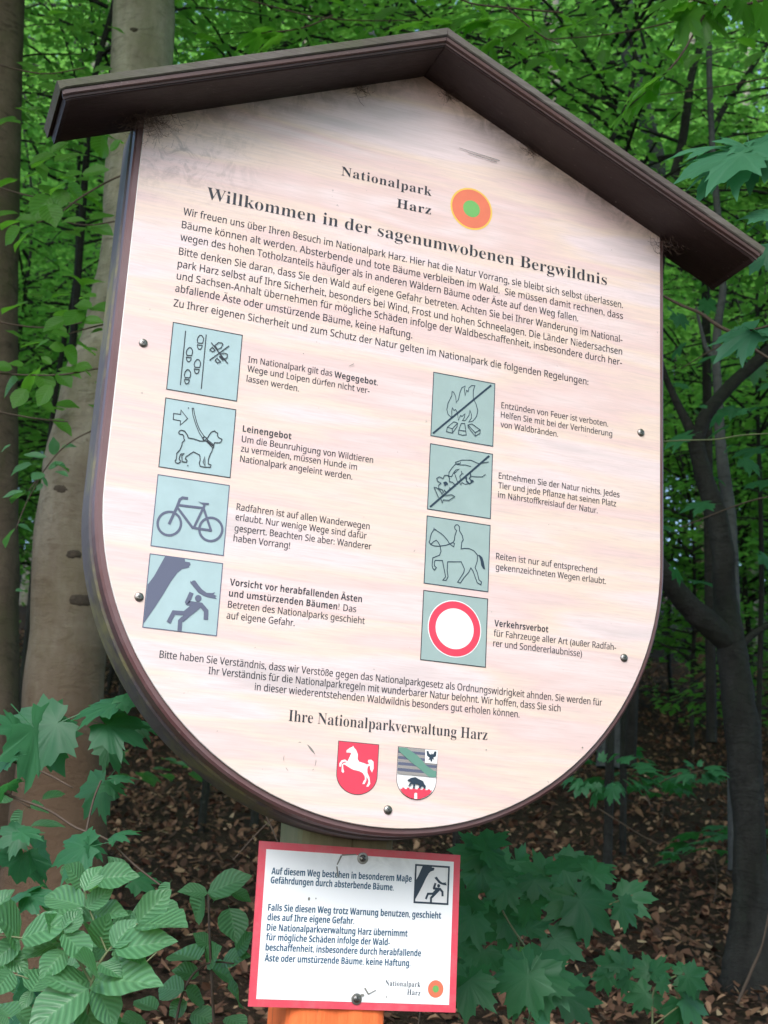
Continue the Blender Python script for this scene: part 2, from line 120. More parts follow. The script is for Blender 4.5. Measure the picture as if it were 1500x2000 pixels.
UNDER = [(6.2, 8.5, 15, 2.0, 4.4, .7, .9), (10, 13, 22, 0.5, 2.2, .8, 1.1), (12, 19, 30, 0.0, 5.5, 1.0, 1.4), (18, 28, 40, 0.0, 10.0, 1.3, 1.8), (20, 30, 26, -0.5, 6.0, 1.4, 2.0), (28, 42, 60, -0.5, 12.5, 2.0, 2.7)]   # rows of understorey trees
CANOPY_N = 95000
DATA = {'D': {'footpath': [['s', 0.014, [[0.184, 0.097], [0.185, 0.904]]], ['s', 0.014, [[0.481, 0.096], [0.482, 0.905]]], ['c', 0.013, [[0.392, 0.12], [0.421, 0.119], [0.446, 0.153], [0.449, 0.177], [0.442, 0.232], [0.374, 0.241], [0.361, 0.207], [0.367, 0.16]]], ['c', 0.013, [[0.368, 0.27], [0.437, 0.264], [0.435, 0.3], [0.419, 0.327], [0.392, 0.331], [0.373, 0.303]]], ['c', 0.013, [[0.255, 0.334], [0.284, 0.333], [0.308, 0.367], [0.311, 0.391], [0.304, 0.446], [0.236, 0.455], [0.223, 0.421], [0.229, 0.374]]], ['c', 0.013, [[0.231, 0.483], [0.299, 0.478], [0.297, 0.513], [0.282, 0.54], [0.255, 0.544], [0.236, 0.517]]], ['c', 0.013, [[0.382, 0.488], [0.411, 0.488], [0.435, 0.521], [0.438, 0.545], [0.431, 0.6], [0.363, 0.609], [0.35, 0.575], [0.357, 0.528]]], ['c', 0.013, [[0.358, 0.637], [0.426, 0.632], [0.424, 0.667], [0.409, 0.694], [0.382, 0.698], [0.363, 0.67]]], ['c', 0.013, [[0.257, 0.666], [0.286, 0.666], [0.31, 0.699], [0.314, 0.723], [0.307, 0.778], [0.239, 0.786], [0.226, 0.752], [0.232, 0.706]]], ['c', 0.013, [[0.234, 0.814], [0.302, 0.809], [0.299, 0.844], [0.284, 0.871], [0.258, 0.875], [0.239, 0.848]]], ['s', 0.014, [[0.566, 0.204], [0.824, 0.467]]], ['s', 0.014, [[0.819, 0.202], [0.563, 0.464]]], ['c', 0.013, [[0.616, 0.235], [0.666, 0.18], [0.712, 0.175], [0.73, 0.192], [0.707, 0.254], [0.662, 0.284]]], ['c', 0.013, [[0.584, 0.265], [0.626, 0.307], [0.593, 0.332], [0.549, 0.314]]], ['c', 0.013, [[0.714, 0.344], [0.762, 0.322], [0.805, 0.33], [0.809, 0.371], [0.788, 0.404], [0.749, 0.407], [0.712, 0.373]]], ['c', 0.013, [[0.697, 0.384], [0.716, 0.372], [0.762, 0.413], [0.748, 0.432]]], ['c', 0.013, [[0.665, 0.415], [0.719, 0.462], [0.679, 0.488], [0.638, 0.458]]]], 'dog_on_lead': [['c', 0.012, [[0.13, 0.207], [0.229, 0.203], [0.228, 0.141], [0.331, 0.248], [0.237, 0.361], [0.235, 0.297], [0.133, 0.294]]], ['c', 0.011, [[0.38, 0.087], [0.401, 0.083], [0.418, 0.156], [0.465, 0.286], [0.514, 0.381], [0.586, 0.467], [0.564, 0.493], [0.51, 0.424], [0.452, 0.314], [0.4, 0.185]]], ['c', 0.012, [[0.564, 0.493], [0.586, 0.467], [0.615, 0.479], [0.634, 0.506], [0.732, 0.567], [0.732, 0.612], [0.711, 0.605], [0.619, 0.53], [0.583, 0.532]]], ['s', 0.02, [[0.627, 0.525], [0.73, 0.589]]], ['c', 0.011, [[0.615, 0.492], [0.614, 0.504], [0.607, 0.513], [0.597, 0.518], [0.586, 0.517], [0.578, 0.51], [0.574, 0.499], [0.576, 0.488], [0.583, 0.478], [0.593, 0.474], [0.603, 0.475], [0.612, 0.482]]], ['s', 0.013, [[0.632, 0.485], [0.649, 0.443], [0.68, 0.386], [0.723, 0.363], [0.745, 0.379], [0.77, 0.387], [0.771, 0.426], [0.787, 0.449], [0.838, 0.466], [0.832, 0.498], [0.806, 0.524], [0.737, 0.533], [0.729, 0.576]]], ['s', 0.013, [[0.584, 0.536], [0.528, 0.542], [0.446, 0.526], [0.365, 0.525], [0.35, 0.487], [0.305, 0.435], [0.261, 0.43], [0.231, 0.448], [0.225, 0.479], [0.246, 0.492], [0.282, 0.49], [0.3, 0.509], [0.303, 0.542], [0.317, 0.566], [0.288, 0.605], [0.284, 0.652], [0.266, 0.715], [0.227, 0.769], [0.228, 0.854], [0.213, 0.882], [0.227, 0.91], [0.259, 0.911], [0.285, 0.891], [0.285, 0.866], [0.265, 0.848], [0.276, 0.79], [0.287, 0.772], [0.329, 0.758], [0.3, 0.791], [0.31, 0.879], [0.372, 0.877], [0.379, 0.85], [0.352, 0.833], [0.357, 0.802], [0.454, 0.713], [0.545, 0.745], [0.559, 0.811], [0.551, 0.864], [0.566, 0.904], [0.623, 0.908], [0.711, 0.897], [0.716, 0.862], [0.675, 0.852], [0.673, 0.783], [0.691, 0.712], [0.715, 0.652], [0.715, 0.609]]], ['c', 0.011, [[0.618, 0.754], [0.627, 0.834], [0.634, 0.893], [0.601, 0.838]]], ['f', 0, [[0.337, 0.091], [0.335, 0.099], [0.329, 0.102], [0.322, 0.101], [0.319, 0.095], [0.321, 0.088], [0.327, 0.084], [0.334, 0.085]]], ['f', 0, [[0.402, 0.923], [0.4, 0.93], [0.394, 0.934], [0.388, 0.932], [0.385, 0.926], [0.387, 0.919], [0.393, 0.915], [0.399, 0.917]]]], 'bicycle': [['c', 0.034, [[0.377, 0.637], [0.377, 0.666], [0.372, 0.695], [0.363, 0.722], [0.349, 0.748], [0.331, 0.771], [0.31, 0.791], [0.286, 0.806], [0.26, 0.818], [0.232, 0.824], [0.204, 0.825], [0.177, 0.822], [0.151, 0.813], [0.127, 0.8], [0.106, 0.783], [0.088, 0.762], [0.074, 0.738], [0.065, 0.711], [0.06, 0.683], [0.06, 0.655], [0.065, 0.626], [0.074, 0.599], [0.088, 0.573], [0.105, 0.55], [0.126, 0.53], [0.15, 0.515], [0.176, 0.503], [0.204, 0.497], [0.231, 0.495], [0.259, 0.498], [0.285, 0.507], [0.309, 0.52], [0.33, 0.537], [0.348, 0.558], [0.362, 0.582], [0.372, 0.609]]], ['c', 0.034, [[0.953, 0.636], [0.953, 0.665], [0.948, 0.694], [0.938, 0.721], [0.925, 0.747], [0.907, 0.77], [0.885, 0.79], [0.861, 0.805], [0.835, 0.816], [0.808, 0.823], [0.78, 0.824], [0.752, 0.82], [0.726, 0.812], [0.702, 0.799], [0.681, 0.782], [0.663, 0.761], [0.649, 0.736], [0.64, 0.71], [0.635, 0.682], [0.635, 0.654], [0.64, 0.625], [0.649, 0.598], [0.663, 0.572], [0.68, 0.549], [0.702, 0.53], [0.726, 0.514], [0.752, 0.503], [0.779, 0.496], [0.807, 0.494], [0.834, 0.498], [0.86, 0.506], [0.885, 0.519], [0.906, 0.537], [0.924, 0.558], [0.938, 0.582], [0.948, 0.608]]], ['s', 0.038, [[0.43, 0.272], [0.366, 0.273], [0.33, 0.304], [0.303, 0.409], [0.218, 0.66]]], ['s', 0.033, [[0.321, 0.385], [0.662, 0.376]]], ['s', 0.033, [[0.304, 0.417], [0.54, 0.672], [0.8, 0.675]]], ['s', 0.033, [[0.662, 0.376], [0.559, 0.665]]], ['s', 0.033, [[0.674, 0.336], [0.666, 0.375], [0.796, 0.673]]], ['f', 0, [[0.579, 0.293], [0.631, 0.301], [0.735, 0.294], [0.733, 0.32], [0.689, 0.323], [0.658, 0.331]]]], 'falling_branch': [['f', 0, [[0.207, 0.001], [0.472, -0.002], [0.482, 0.042], [0.549, 0.044], [0.562, 0.079], [0.542, 0.099], [0.548, 0.116], [0.449, 0.152], [0.392, 0.209], [0.311, 0.351], [0.228, 0.533], [0.131, 0.723], [0.007, 0.951], [0.009, 0.423], [0.082, 0.299]]], ['f', 0, [[0.577, 0.297], [0.597, 0.308], [0.611, 0.288], [0.642, 0.284], [0.687, 0.336], [0.748, 0.395], [0.814, 0.432], [0.886, 0.427], [0.932, 0.41], [0.911, 0.444], [0.956, 0.459], [0.934, 0.475], [0.962, 0.5], [0.868, 0.495], [0.771, 0.478], [0.697, 0.442], [0.648, 0.391], [0.579, 0.325]]], ['f', 0, [[0.752, 0.518], [0.751, 0.532], [0.746, 0.546], [0.736, 0.558], [0.724, 0.566], [0.711, 0.57], [0.696, 0.57], [0.683, 0.565], [0.672, 0.555], [0.665, 0.543], [0.661, 0.529], [0.662, 0.514], [0.667, 0.5], [0.676, 0.488], [0.688, 0.48], [0.702, 0.476], [0.716, 0.477], [0.729, 0.482], [0.74, 0.491], [0.748, 0.503]]], ['s', 0.062, [[0.603, 0.474], [0.563, 0.594], [0.57, 0.604], [0.751, 0.606], [0.829, 0.681], [0.834, 0.782]]], ['f', 0, [[0.6, 0.585], [0.756, 0.579], [0.783, 0.612], [0.532, 0.866], [0.478, 0.836], [0.538, 0.764], [0.519, 0.726], [0.608, 0.634]]], ['s', 0.058, [[0.548, 0.747], [0.393, 0.755], [0.341, 0.884]]], ['s', 0.058, [[0.513, 0.832], [0.489, 0.863], [0.493, 0.984]]]], 'no_fire': [['s', 0.028, [[0.037, 0.955], [0.934, 0.042]]], ['s', 0.011, [[0.321, 0.665], [0.258, 0.623], [0.235, 0.551], [0.25, 0.449], [0.305, 0.317], [0.306, 0.252], [0.333, 0.258], [0.367, 0.321], [0.381, 0.415], [0.415, 0.359], [0.433, 0.248], [0.461, 0.166], [0.514, 0.126], [0.505, 0.197], [0.52, 0.282], [0.54, 0.19], [0.566, 0.209], [0.577, 0.145], [0.622, 0.098], [0.672, 0.093], [0.649, 0.179], [0.654, 0.301], [0.704, 0.385], [0.735, 0.479], [0.719, 0.574], [0.661, 0.66], [0.592, 0.687], [0.636, 0.619], [0.633, 0.558], [0.607, 0.494], [0.595, 0.58], [0.537, 0.674], [0.491, 0.682], [0.523, 0.623], [0.529, 0.565], [0.488, 0.614], [0.457, 0.608], [0.426, 0.689], [0.409, 0.574], [0.376, 0.526], [0.35, 0.546], [0.321, 0.505], [0.315, 0.56], [0.321, 0.665]]], ['c', 0.011, [[0.354, 0.724], [0.416, 0.732], [0.336, 0.837], [0.255, 0.824]]], ['s', 0.011, [[0.255, 0.824], [0.244, 0.898], [0.336, 0.905], [0.336, 0.837]]], ['s', 0.011, [[0.336, 0.905], [0.407, 0.795], [0.416, 0.732]]], ['c', 0.011, [[0.474, 0.73], [0.531, 0.72], [0.562, 0.894], [0.501, 0.911], [0.435, 0.903], [0.44, 0.835]]], ['s', 0.011, [[0.444, 0.841], [0.554, 0.838]]], ['c', 0.011, [[0.582, 0.735], [0.647, 0.708], [0.782, 0.777], [0.703, 0.836]]], ['s', 0.011, [[0.582, 0.735], [0.588, 0.772], [0.705, 0.889], [0.703, 0.836]]], ['s', 0.011, [[0.705, 0.889], [0.781, 0.835], [0.782, 0.777]]]], 'no_picking': [['s', 0.03, [[0.045, 0.959], [0.941, 0.042]]], ['s', 0.011, [[0.783, 0.185], [0.65, 0.15], [0.512, 0.172], [0.407, 0.223], [0.416, 0.245], [0.484, 0.231], [0.487, 0.207]]], ['s', 0.011, [[0.654, 0.249], [0.569, 0.239], [0.47, 0.253], [0.408, 0.25], [0.351, 0.327], [0.312, 0.393], [0.31, 0.453], [0.356, 0.453], [0.384, 0.389], [0.42, 0.338], [0.472, 0.318], [0.399, 0.394], [0.45, 0.514]]], ['s', 0.011, [[0.508, 0.347], [0.517, 0.379], [0.485, 0.426], [0.498, 0.476], [0.489, 0.523], [0.509, 0.557], [0.523, 0.517], [0.574, 0.539], [0.642, 0.514], [0.594, 0.476], [0.569, 0.427]]], ['s', 0.011, [[0.54, 0.383], [0.513, 0.38]]], ['s', 0.016, [[0.592, 0.424], [0.595, 0.491], [0.642, 0.521], [0.702, 0.474], [0.663, 0.458], [0.639, 0.439], [0.66, 0.398], [0.651, 0.354]]], ['s', 0.011, [[0.672, 0.4], [0.76, 0.393], [0.845, 0.38], [0.893, 0.335]]], ['s', 0.011, [[0.821, 0.172], [0.936, 0.134]]], ['f', 0, [[0.708, 0.469], [0.705, 0.48], [0.696, 0.488], [0.683, 0.493], [0.67, 0.492], [0.66, 0.487], [0.656, 0.478], [0.659, 0.467], [0.669, 0.459], [0.682, 0.454], [0.695, 0.455], [0.705, 0.46]]], ['s', 0.012, [[0.407, 0.565], [0.375, 0.54], [0.322, 0.534], [0.323, 0.481], [0.295, 0.444], [0.242, 0.453], [0.222, 0.504], [0.16, 0.488], [0.12, 0.52], [0.141, 0.562], [0.191, 0.58], [0.155, 0.619], [0.157, 0.664], [0.222, 0.68], [0.225, 0.735], [0.248, 0.676], [0.276, 0.705]]], ['f', 0, [[0.224, 0.564], [0.261, 0.542], [0.288, 0.554], [0.305, 0.581], [0.286, 0.595], [0.271, 0.586], [0.264, 0.614], [0.245, 0.613], [0.241, 0.591]]], ['s', 0.012, [[0.326, 0.63], [0.349, 0.645]]], ['s', 0.012, [[0.218, 0.747], [0.169, 0.684], [0.123, 0.661], [0.085, 0.66], [0.118, 0.722], [0.16, 0.804]]], ['s', 0.012, [[0.226, 0.765], [0.368, 0.732], [0.416, 0.751], [0.327, 0.824], [0.236, 0.83], [0.224, 0.88], [0.202, 0.824]]]], 'horse_rider': [['s', 0.013, [[0.369, 0.37], [0.329, 0.316], [0.275, 0.265], [0.221, 0.229], [0.168, 0.207], [0.141, 0.185], [0.131, 0.198], [0.114, 0.167], [0.115, 0.189], [0.081, 0.249], [0.064, 0.31], [0.059, 0.361], [0.047, 0.385], [0.076, 0.418], [0.122, 0.367], [0.159, 0.344], [0.19, 0.372], [0.221, 0.419], [0.239, 0.497], [0.219, 0.559], [0.117, 0.612], [0.111, 0.726], [0.124, 0.768], [0.153, 0.79], [0.178, 0.75], [0.148, 0.728], [0.142, 0.671], [0.156, 0.644], [0.267, 0.632], [0.328, 0.865], [0.285, 0.921], [0.337, 0.918], [0.365, 0.86], [0.347, 0.768], [0.349, 0.64], [0.562, 0.611], [0.615, 0.711], [0.609, 0.763], [0.517, 0.921], [0.562, 0.926], [0.612, 0.843], [0.684, 0.753], [0.716, 0.682], [0.751, 0.722], [0.825, 0.889], [0.883, 0.911], [0.893, 0.869], [0.85, 0.841], [0.82, 0.735], [0.783, 0.67], [0.814, 0.566], [0.815, 0.478], [0.756, 0.419], [0.679, 0.397], [0.604, 0.403], [0.551, 0.419], [0.559, 0.314], [0.58, 0.281], [0.563, 0.217], [0.515, 0.15], [0.513, 0.091], [0.485, 0.065], [0.455, 0.07], [0.434, 0.102], [0.443, 0.134], [0.47, 0.153], [0.446, 0.234], [0.441, 0.301], [0.42, 0.34], [0.384, 0.364], [0.303, 0.401], [0.207, 0.427], [0.125, 0.433], [0.076, 0.418]]], ['c', 0.012, [[0.369, 0.37], [0.413, 0.341], [0.443, 0.352], [0.434, 0.405]]], ['f', 0, [[0.815, 0.474], [0.849, 0.471], [0.888, 0.497], [0.913, 0.553], [0.944, 0.678], [0.909, 0.668], [0.877, 0.617], [0.862, 0.538], [0.838, 0.489]]]], 'horse_crest': [['f', 0, [[0.365, 0.072], [0.392, 0.111], [0.445, 0.148], [0.49, 0.227], [0.492, 0.323], [0.537, 0.368], [0.659, 0.387], [0.729, 0.409], [0.78, 0.384], [0.745, 0.353], [0.753, 0.318], [0.822, 0.306], [0.883, 0.342], [0.895, 0.472], [0.862, 0.55], [0.809, 0.492], [0.799, 0.424], [0.756, 0.441], [0.74, 0.497], [0.75, 0.565], [0.804, 0.644], [0.833, 0.765], [0.791, 0.826], [0.735, 0.827], [0.772, 0.77], [0.788, 0.714], [0.734, 0.635], [0.736, 0.704], [0.694, 0.782], [0.642, 0.786], [0.667, 0.723], [0.701, 0.693], [0.682, 0.625], [0.629, 0.574], [0.55, 0.546], [0.402, 0.529], [0.349, 0.513], [0.262, 0.478], [0.191, 0.449], [0.148, 0.445], [0.159, 0.527], [0.186, 0.58], [0.161, 0.609], [0.122, 0.584], [0.119, 0.447], [0.173, 0.416], [0.234, 0.398], [0.19, 0.387], [0.121, 0.413], [0.097, 0.49], [0.062, 0.493], [0.056, 0.438], [0.103, 0.373], [0.189, 0.349], [0.251, 0.383], [0.3, 0.283], [0.333, 0.212], [0.264, 0.21], [0.212, 0.214], [0.211, 0.173], [0.288, 0.119], [0.348, 0.094]]]], 'bear': [['f', 0, [[0.266, 0.633], [0.364, 0.584], [0.455, 0.566], [0.547, 0.598], [0.657, 0.631], [0.687, 0.683], [0.73, 0.721], [0.718, 0.777], [0.682, 0.78], [0.661, 0.727], [0.625, 0.729], [0.6, 0.779], [0.545, 0.777], [0.571, 0.733], [0.533, 0.702], [0.46, 0.701], [0.455, 0.804], [0.41, 0.794], [0.415, 0.704], [0.369, 0.701], [0.344, 0.744], [0.289, 0.748], [0.332, 0.683], [0.368, 0.666], [0.276, 0.653]]]], 'wall': [['f', 0, [[0.074, 0.819], [0.129, 0.822], [0.137, 0.791], [0.191, 0.792], [0.196, 0.817], [0.256, 0.815], [0.26, 0.787], [0.318, 0.787], [0.323, 0.814], [0.392, 0.809], [0.395, 0.788], [0.465, 0.803], [0.528, 0.805], [0.533, 0.78], [0.591, 0.78], [0.596, 0.807], [0.655, 0.803], [0.66, 0.782], [0.718, 0.78], [0.723, 0.804], [0.783, 0.803], [0.787, 0.783], [0.846, 0.784], [0.85, 0.804], [0.904, 0.802], [0.832, 0.886], [0.725, 0.942], [0.618, 0.984], [0.5, 1.0], [0.363, 0.986], [0.252, 0.95], [0.141, 0.89]]], ['f', 0, [[0.45, 0.88], [0.485, 0.864], [0.518, 0.875], [0.526, 0.982], [0.45, 0.983]]]], 'sash': [['f', 0, [[0.004, 0.02], [0.213, 0.018], [0.492, 0.148], [0.661, 0.273], [0.698, 0.311], [0.902, 0.406], [0.976, 0.414], [0.977, 0.535], [0.799, 0.538], [0.501, 0.368], [0.315, 0.272], [0.035, 0.1]]], ['f', 0, [[0.677, 0.011], [0.995, 0.007], [0.988, 0.273], [0.682, 0.274]]], ['f', 0, [[0.709, 0.036], [0.76, 0.039], [0.78, 0.092], [0.826, 0.102], [0.843, 0.074], [0.88, 0.098], [0.909, 0.034], [0.959, 0.031], [0.954, 0.127], [0.883, 0.16], [0.921, 0.198], [0.866, 0.189], [0.859, 0.237], [0.823, 0.24], [0.812, 0.2], [0.758, 0.218], [0.792, 0.167], [0.724, 0.131]]]]}, 'T': [['Nationalpark', 's', [2.31, -2.866, 3.78, -2.861]], ['Harz', 's', [3.222, -2.538, 3.786, -2.547]], ['Willkommen in der sagenumwobenen Bergwildnis', 's', [0.296, -1.996, 6.84, -2.0]], ['Wir freuen uns über Ihren Besuch im Nationalpark Harz. Hier hat die Natur Vorrang, sie bleibt sich selbst überlassen.', 'r', [-0.014, -1.67, 7.131, -1.667]], ['Bäume können alt werden. Absterbende und tote Bäume verbleiben im Wald.  Sie müssen damit rechnen, dass', 'r', [-0.018, -1.46, 7.133, -1.476]], ['wegen des hohen Totholzanteils häufiger als in anderen Wäldern Bäume oder Äste auf den Weg fallen.', 'r', [-0.021, -1.265, 6.339, -1.279]], ['Bitte denken Sie daran, dass Sie den Wald auf eigene Gefahr betreten. Achten Sie bei Ihrer Wanderung im National-', 'r', [-0.021, -1.04, 7.126, -1.074]], ['park Harz selbst auf Ihre Sicherheit, besonders bei Wind, Frost und hohen Schneelagen. Die Länder Niedersachsen', 'r', [-0.02, -0.846, 7.122, -0.864]], ['und Sachsen-Anhalt übernehmen für mögliche Schäden infolge der Waldbeschaffenheit, insbesondere durch her-', 'r', [-0.017, -0.659, 7.12, -0.681]], ['abfallende Äste oder umstürzende Bäume, keine Haftung.', 'r', [-0.02, -0.467, 3.579, -0.453]], ['Zu Ihrer eigenen Sicherheit und zum Schutz der Natur gelten im Nationalpark die folgenden Regelungen:', 'r', [-0.022, -0.239, 6.532, -0.246]], ['Im Nationalpark gilt das', 'r', [1.117, 0.394, 2.374, 0.376]], ['Wegegebot.', 'b', [2.408, 0.382, 3.082, 0.39]], ['Wege und Loipen dürfen nicht ver-', 'r', [1.116, 0.535, 2.959, 0.539]], ['lassen werden.', 'r', [1.117, 0.686, 1.891, 0.699]], ['Leinengebot', 'b', [1.122, 1.435, 1.834, 1.432]], ['Um die Beunruhigung von Wildtieren', 'r', [1.12, 1.589, 3.075, 1.586]], ['zu vermeiden, müssen Hunde im', 'r', [1.12, 1.729, 2.837, 1.73]], ['Nationalpark angeleint werden.', 'r', [1.12, 1.88, 2.777, 1.885]], ['Radfahren ist auf allen Wanderwegen', 'r', [1.128, 2.578, 3.079, 2.579]], ['erlaubt. Nur wenige Wege sind dafür', 'r', [1.125, 2.724, 3.042, 2.724]], ['gesperrt. Beachten Sie aber: Wanderer', 'r', [1.125, 2.882, 3.123, 2.87]], ['haben Vorrang!', 'r', [1.122, 3.028, 1.928, 3.022]], ['Vorsicht vor herabfallenden Ästen', 'b', [1.122, 3.645, 3.031, 3.646]], ['und umstürzenden Bäumen!', 'b', [1.123, 3.801, 2.704, 3.796]], ['Das', 'r', [2.764, 3.801, 2.952, 3.799]], ['Betreten des Nationalparks geschieht', 'r', [1.121, 3.956, 3.087, 3.952]], ['auf eigene Gefahr.', 'r', [1.116, 4.109, 2.075, 4.101]], ['Entzünden von Feuer ist verboten.', 'r', [5.07, 0.389, 6.886, 0.379]], ['Helfen Sie mit bei der Verhinderung', 'r', [5.066, 0.54, 6.959, 0.53]], ['von Waldbränden.', 'r', [5.066, 0.696, 6.029, 0.691]], ['Entnehmen Sie der Natur nichts. Jedes', 'r', [5.062, 1.506, 7.095, 1.495]], ['Tier und jede Pflanze hat seinen Platz', 'r', [5.061, 1.658, 7.037, 1.648]], ['im Nährstoffkreislauf der Natur.', 'r', [5.061, 1.804, 6.722, 1.803]], ['Reiten ist nur auf entsprechend', 'r', [5.062, 2.744, 6.723, 2.742]], ['gekennzeichneten Wegen erlaubt.', 'r', [5.062, 2.906, 6.875, 2.886]], ['Verkehrsverbot', 'b', [5.069, 3.743, 5.935, 3.736]], ['für Fahrzeuge aller Art (außer Radfah-', 'r', [5.063, 3.891, 7.057, 3.873]], ['rer und Sondererlaubnisse)', 'r', [5.06, 4.039, 6.492, 4.034]], ['Bitte haben Sie Verständnis, dass wir Verstöße gegen das Nationalparkgesetz als Ordnungswidrigkeit ahnden. Sie werden für', 'r', [0.259, 4.74, 6.833, 4.724]], ['Ihr Verständnis für die Nationalparkregeln mit wunderbarer Natur belohnt. Wir hoffen, dass Sie sich', 'r', [0.934, 4.885, 6.157, 4.875]], ['in dieser wiederentstehenden Waldwildnis besonders gut erholen können.', 'r', [1.584, 5.034, 5.505, 5.026]], ['Ihre Nationalparkverwaltung Harz', 's', [2.084, 5.4, 5.016, 5.391]]], 'T2': [['Auf diesem Weg bestehen in besonderem Maße', 'm', [2.296, 7.382, 4.373, 7.365]], ['Gefährdungen durch absterbende Bäume.', 'm', [2.294, 7.503, 4.106, 7.501]], ['Falls Sie diesen Weg trotz Warnung benutzen, geschieht', 'm', [2.285, 7.868, 4.849, 7.848]], ['dies auf Ihre eigene Gefahr.', 'm', [2.285, 7.996, 3.542, 7.986]], ['Die Nationalparkverwaltung Harz übernimmt', 'm', [2.284, 8.131, 4.348, 8.117]], ['für mögliche Schäden infolge der Wald-', 'm', [2.287, 8.258, 4.089, 8.247]], ['beschaffenheit, insbesondere durch herabfallende', 'm', [2.289, 8.392, 4.567, 8.375]], ['Äste oder umstürzende Bäume, keine Haftung.', 'm', [2.287, 8.532, 4.415, 8.515]], ['Nationalpark', 's', [4.054, 8.785, 4.58, 8.787]], ['Harz', 's', [4.384, 8.893, 4.585, 8.899]]]}
# ------------------------------------------------------------------ materials
def wood_paint(name, c1, c2, rough=0.45, axis=(1, 1, 12), lichen=None, grey=None):
    m = mat(name, c1, rough); b = NB(m)
    v = b.mapping(axis)
    n = b.noise(v, 9, 6, 0.65); c = b.mix(n, c1, c2)
    n2 = b.noise(b.mapping(), 7, 5, 0.6)
    if grey: c = b.mix(b.ramp(n2, b.g((0.42, 0.72))), c, grey)
    if lichen: c = b.mix(b.ramp(b.noise(b.mapping(loc=(3, 1, 2)), 5, 6, 0.7), b.g((0.50, 0.66))), c, lichen)
    sp = b.noise(b.mapping(), 140, 2, 0.5); c = b.mix(b.math('MULTIPLY', b.ramp(sp, b.g((0.72, 0.78))), 0.5), c, (0.28, 0.25, 0.22))
    b.color(c); b.bump(n, 0.5, 0.004)
    b.l.new(b.ramp(n2, [(0.3, (rough*0.8,)*3), (0.8, (min(1, rough*1.5),)*3)]), b.b.inputs['Roughness'])
    return m
M_rim = wood_paint('dark_red_brown_paint', (0.095, 0.042, 0.044), (0.165, 0.085, 0.085), 0.42, (1, 1, 1), grey=(0.15, 0.10, 0.105))
M_back = wood_paint('weathered_back_board', (0.045, 0.032, 0.036), (0.11, 0.09, 0.095), 0.6, (1, 1, 1), lichen=(0.20, 0.19, 0.075), grey=(0.11, 0.11, 0.125))
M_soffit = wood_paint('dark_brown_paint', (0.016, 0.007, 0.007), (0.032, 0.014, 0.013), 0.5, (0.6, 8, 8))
M_strip = wood_paint('brown_moulding_paint', (0.055, 0.025, 0.023), (0.09, 0.045, 0.04), 0.4, (0.5, 8, 8), grey=(0.065, 0.042, 0.042))
M_weather = wood_paint('weathered_grey_board', (0.04, 0.031, 0.028), (0.17, 0.155, 0.14), 0.85, (0.5, 9, 16), lichen=(0.075, 0.078, 0.05), grey=(0.075, 0.058, 0.054))
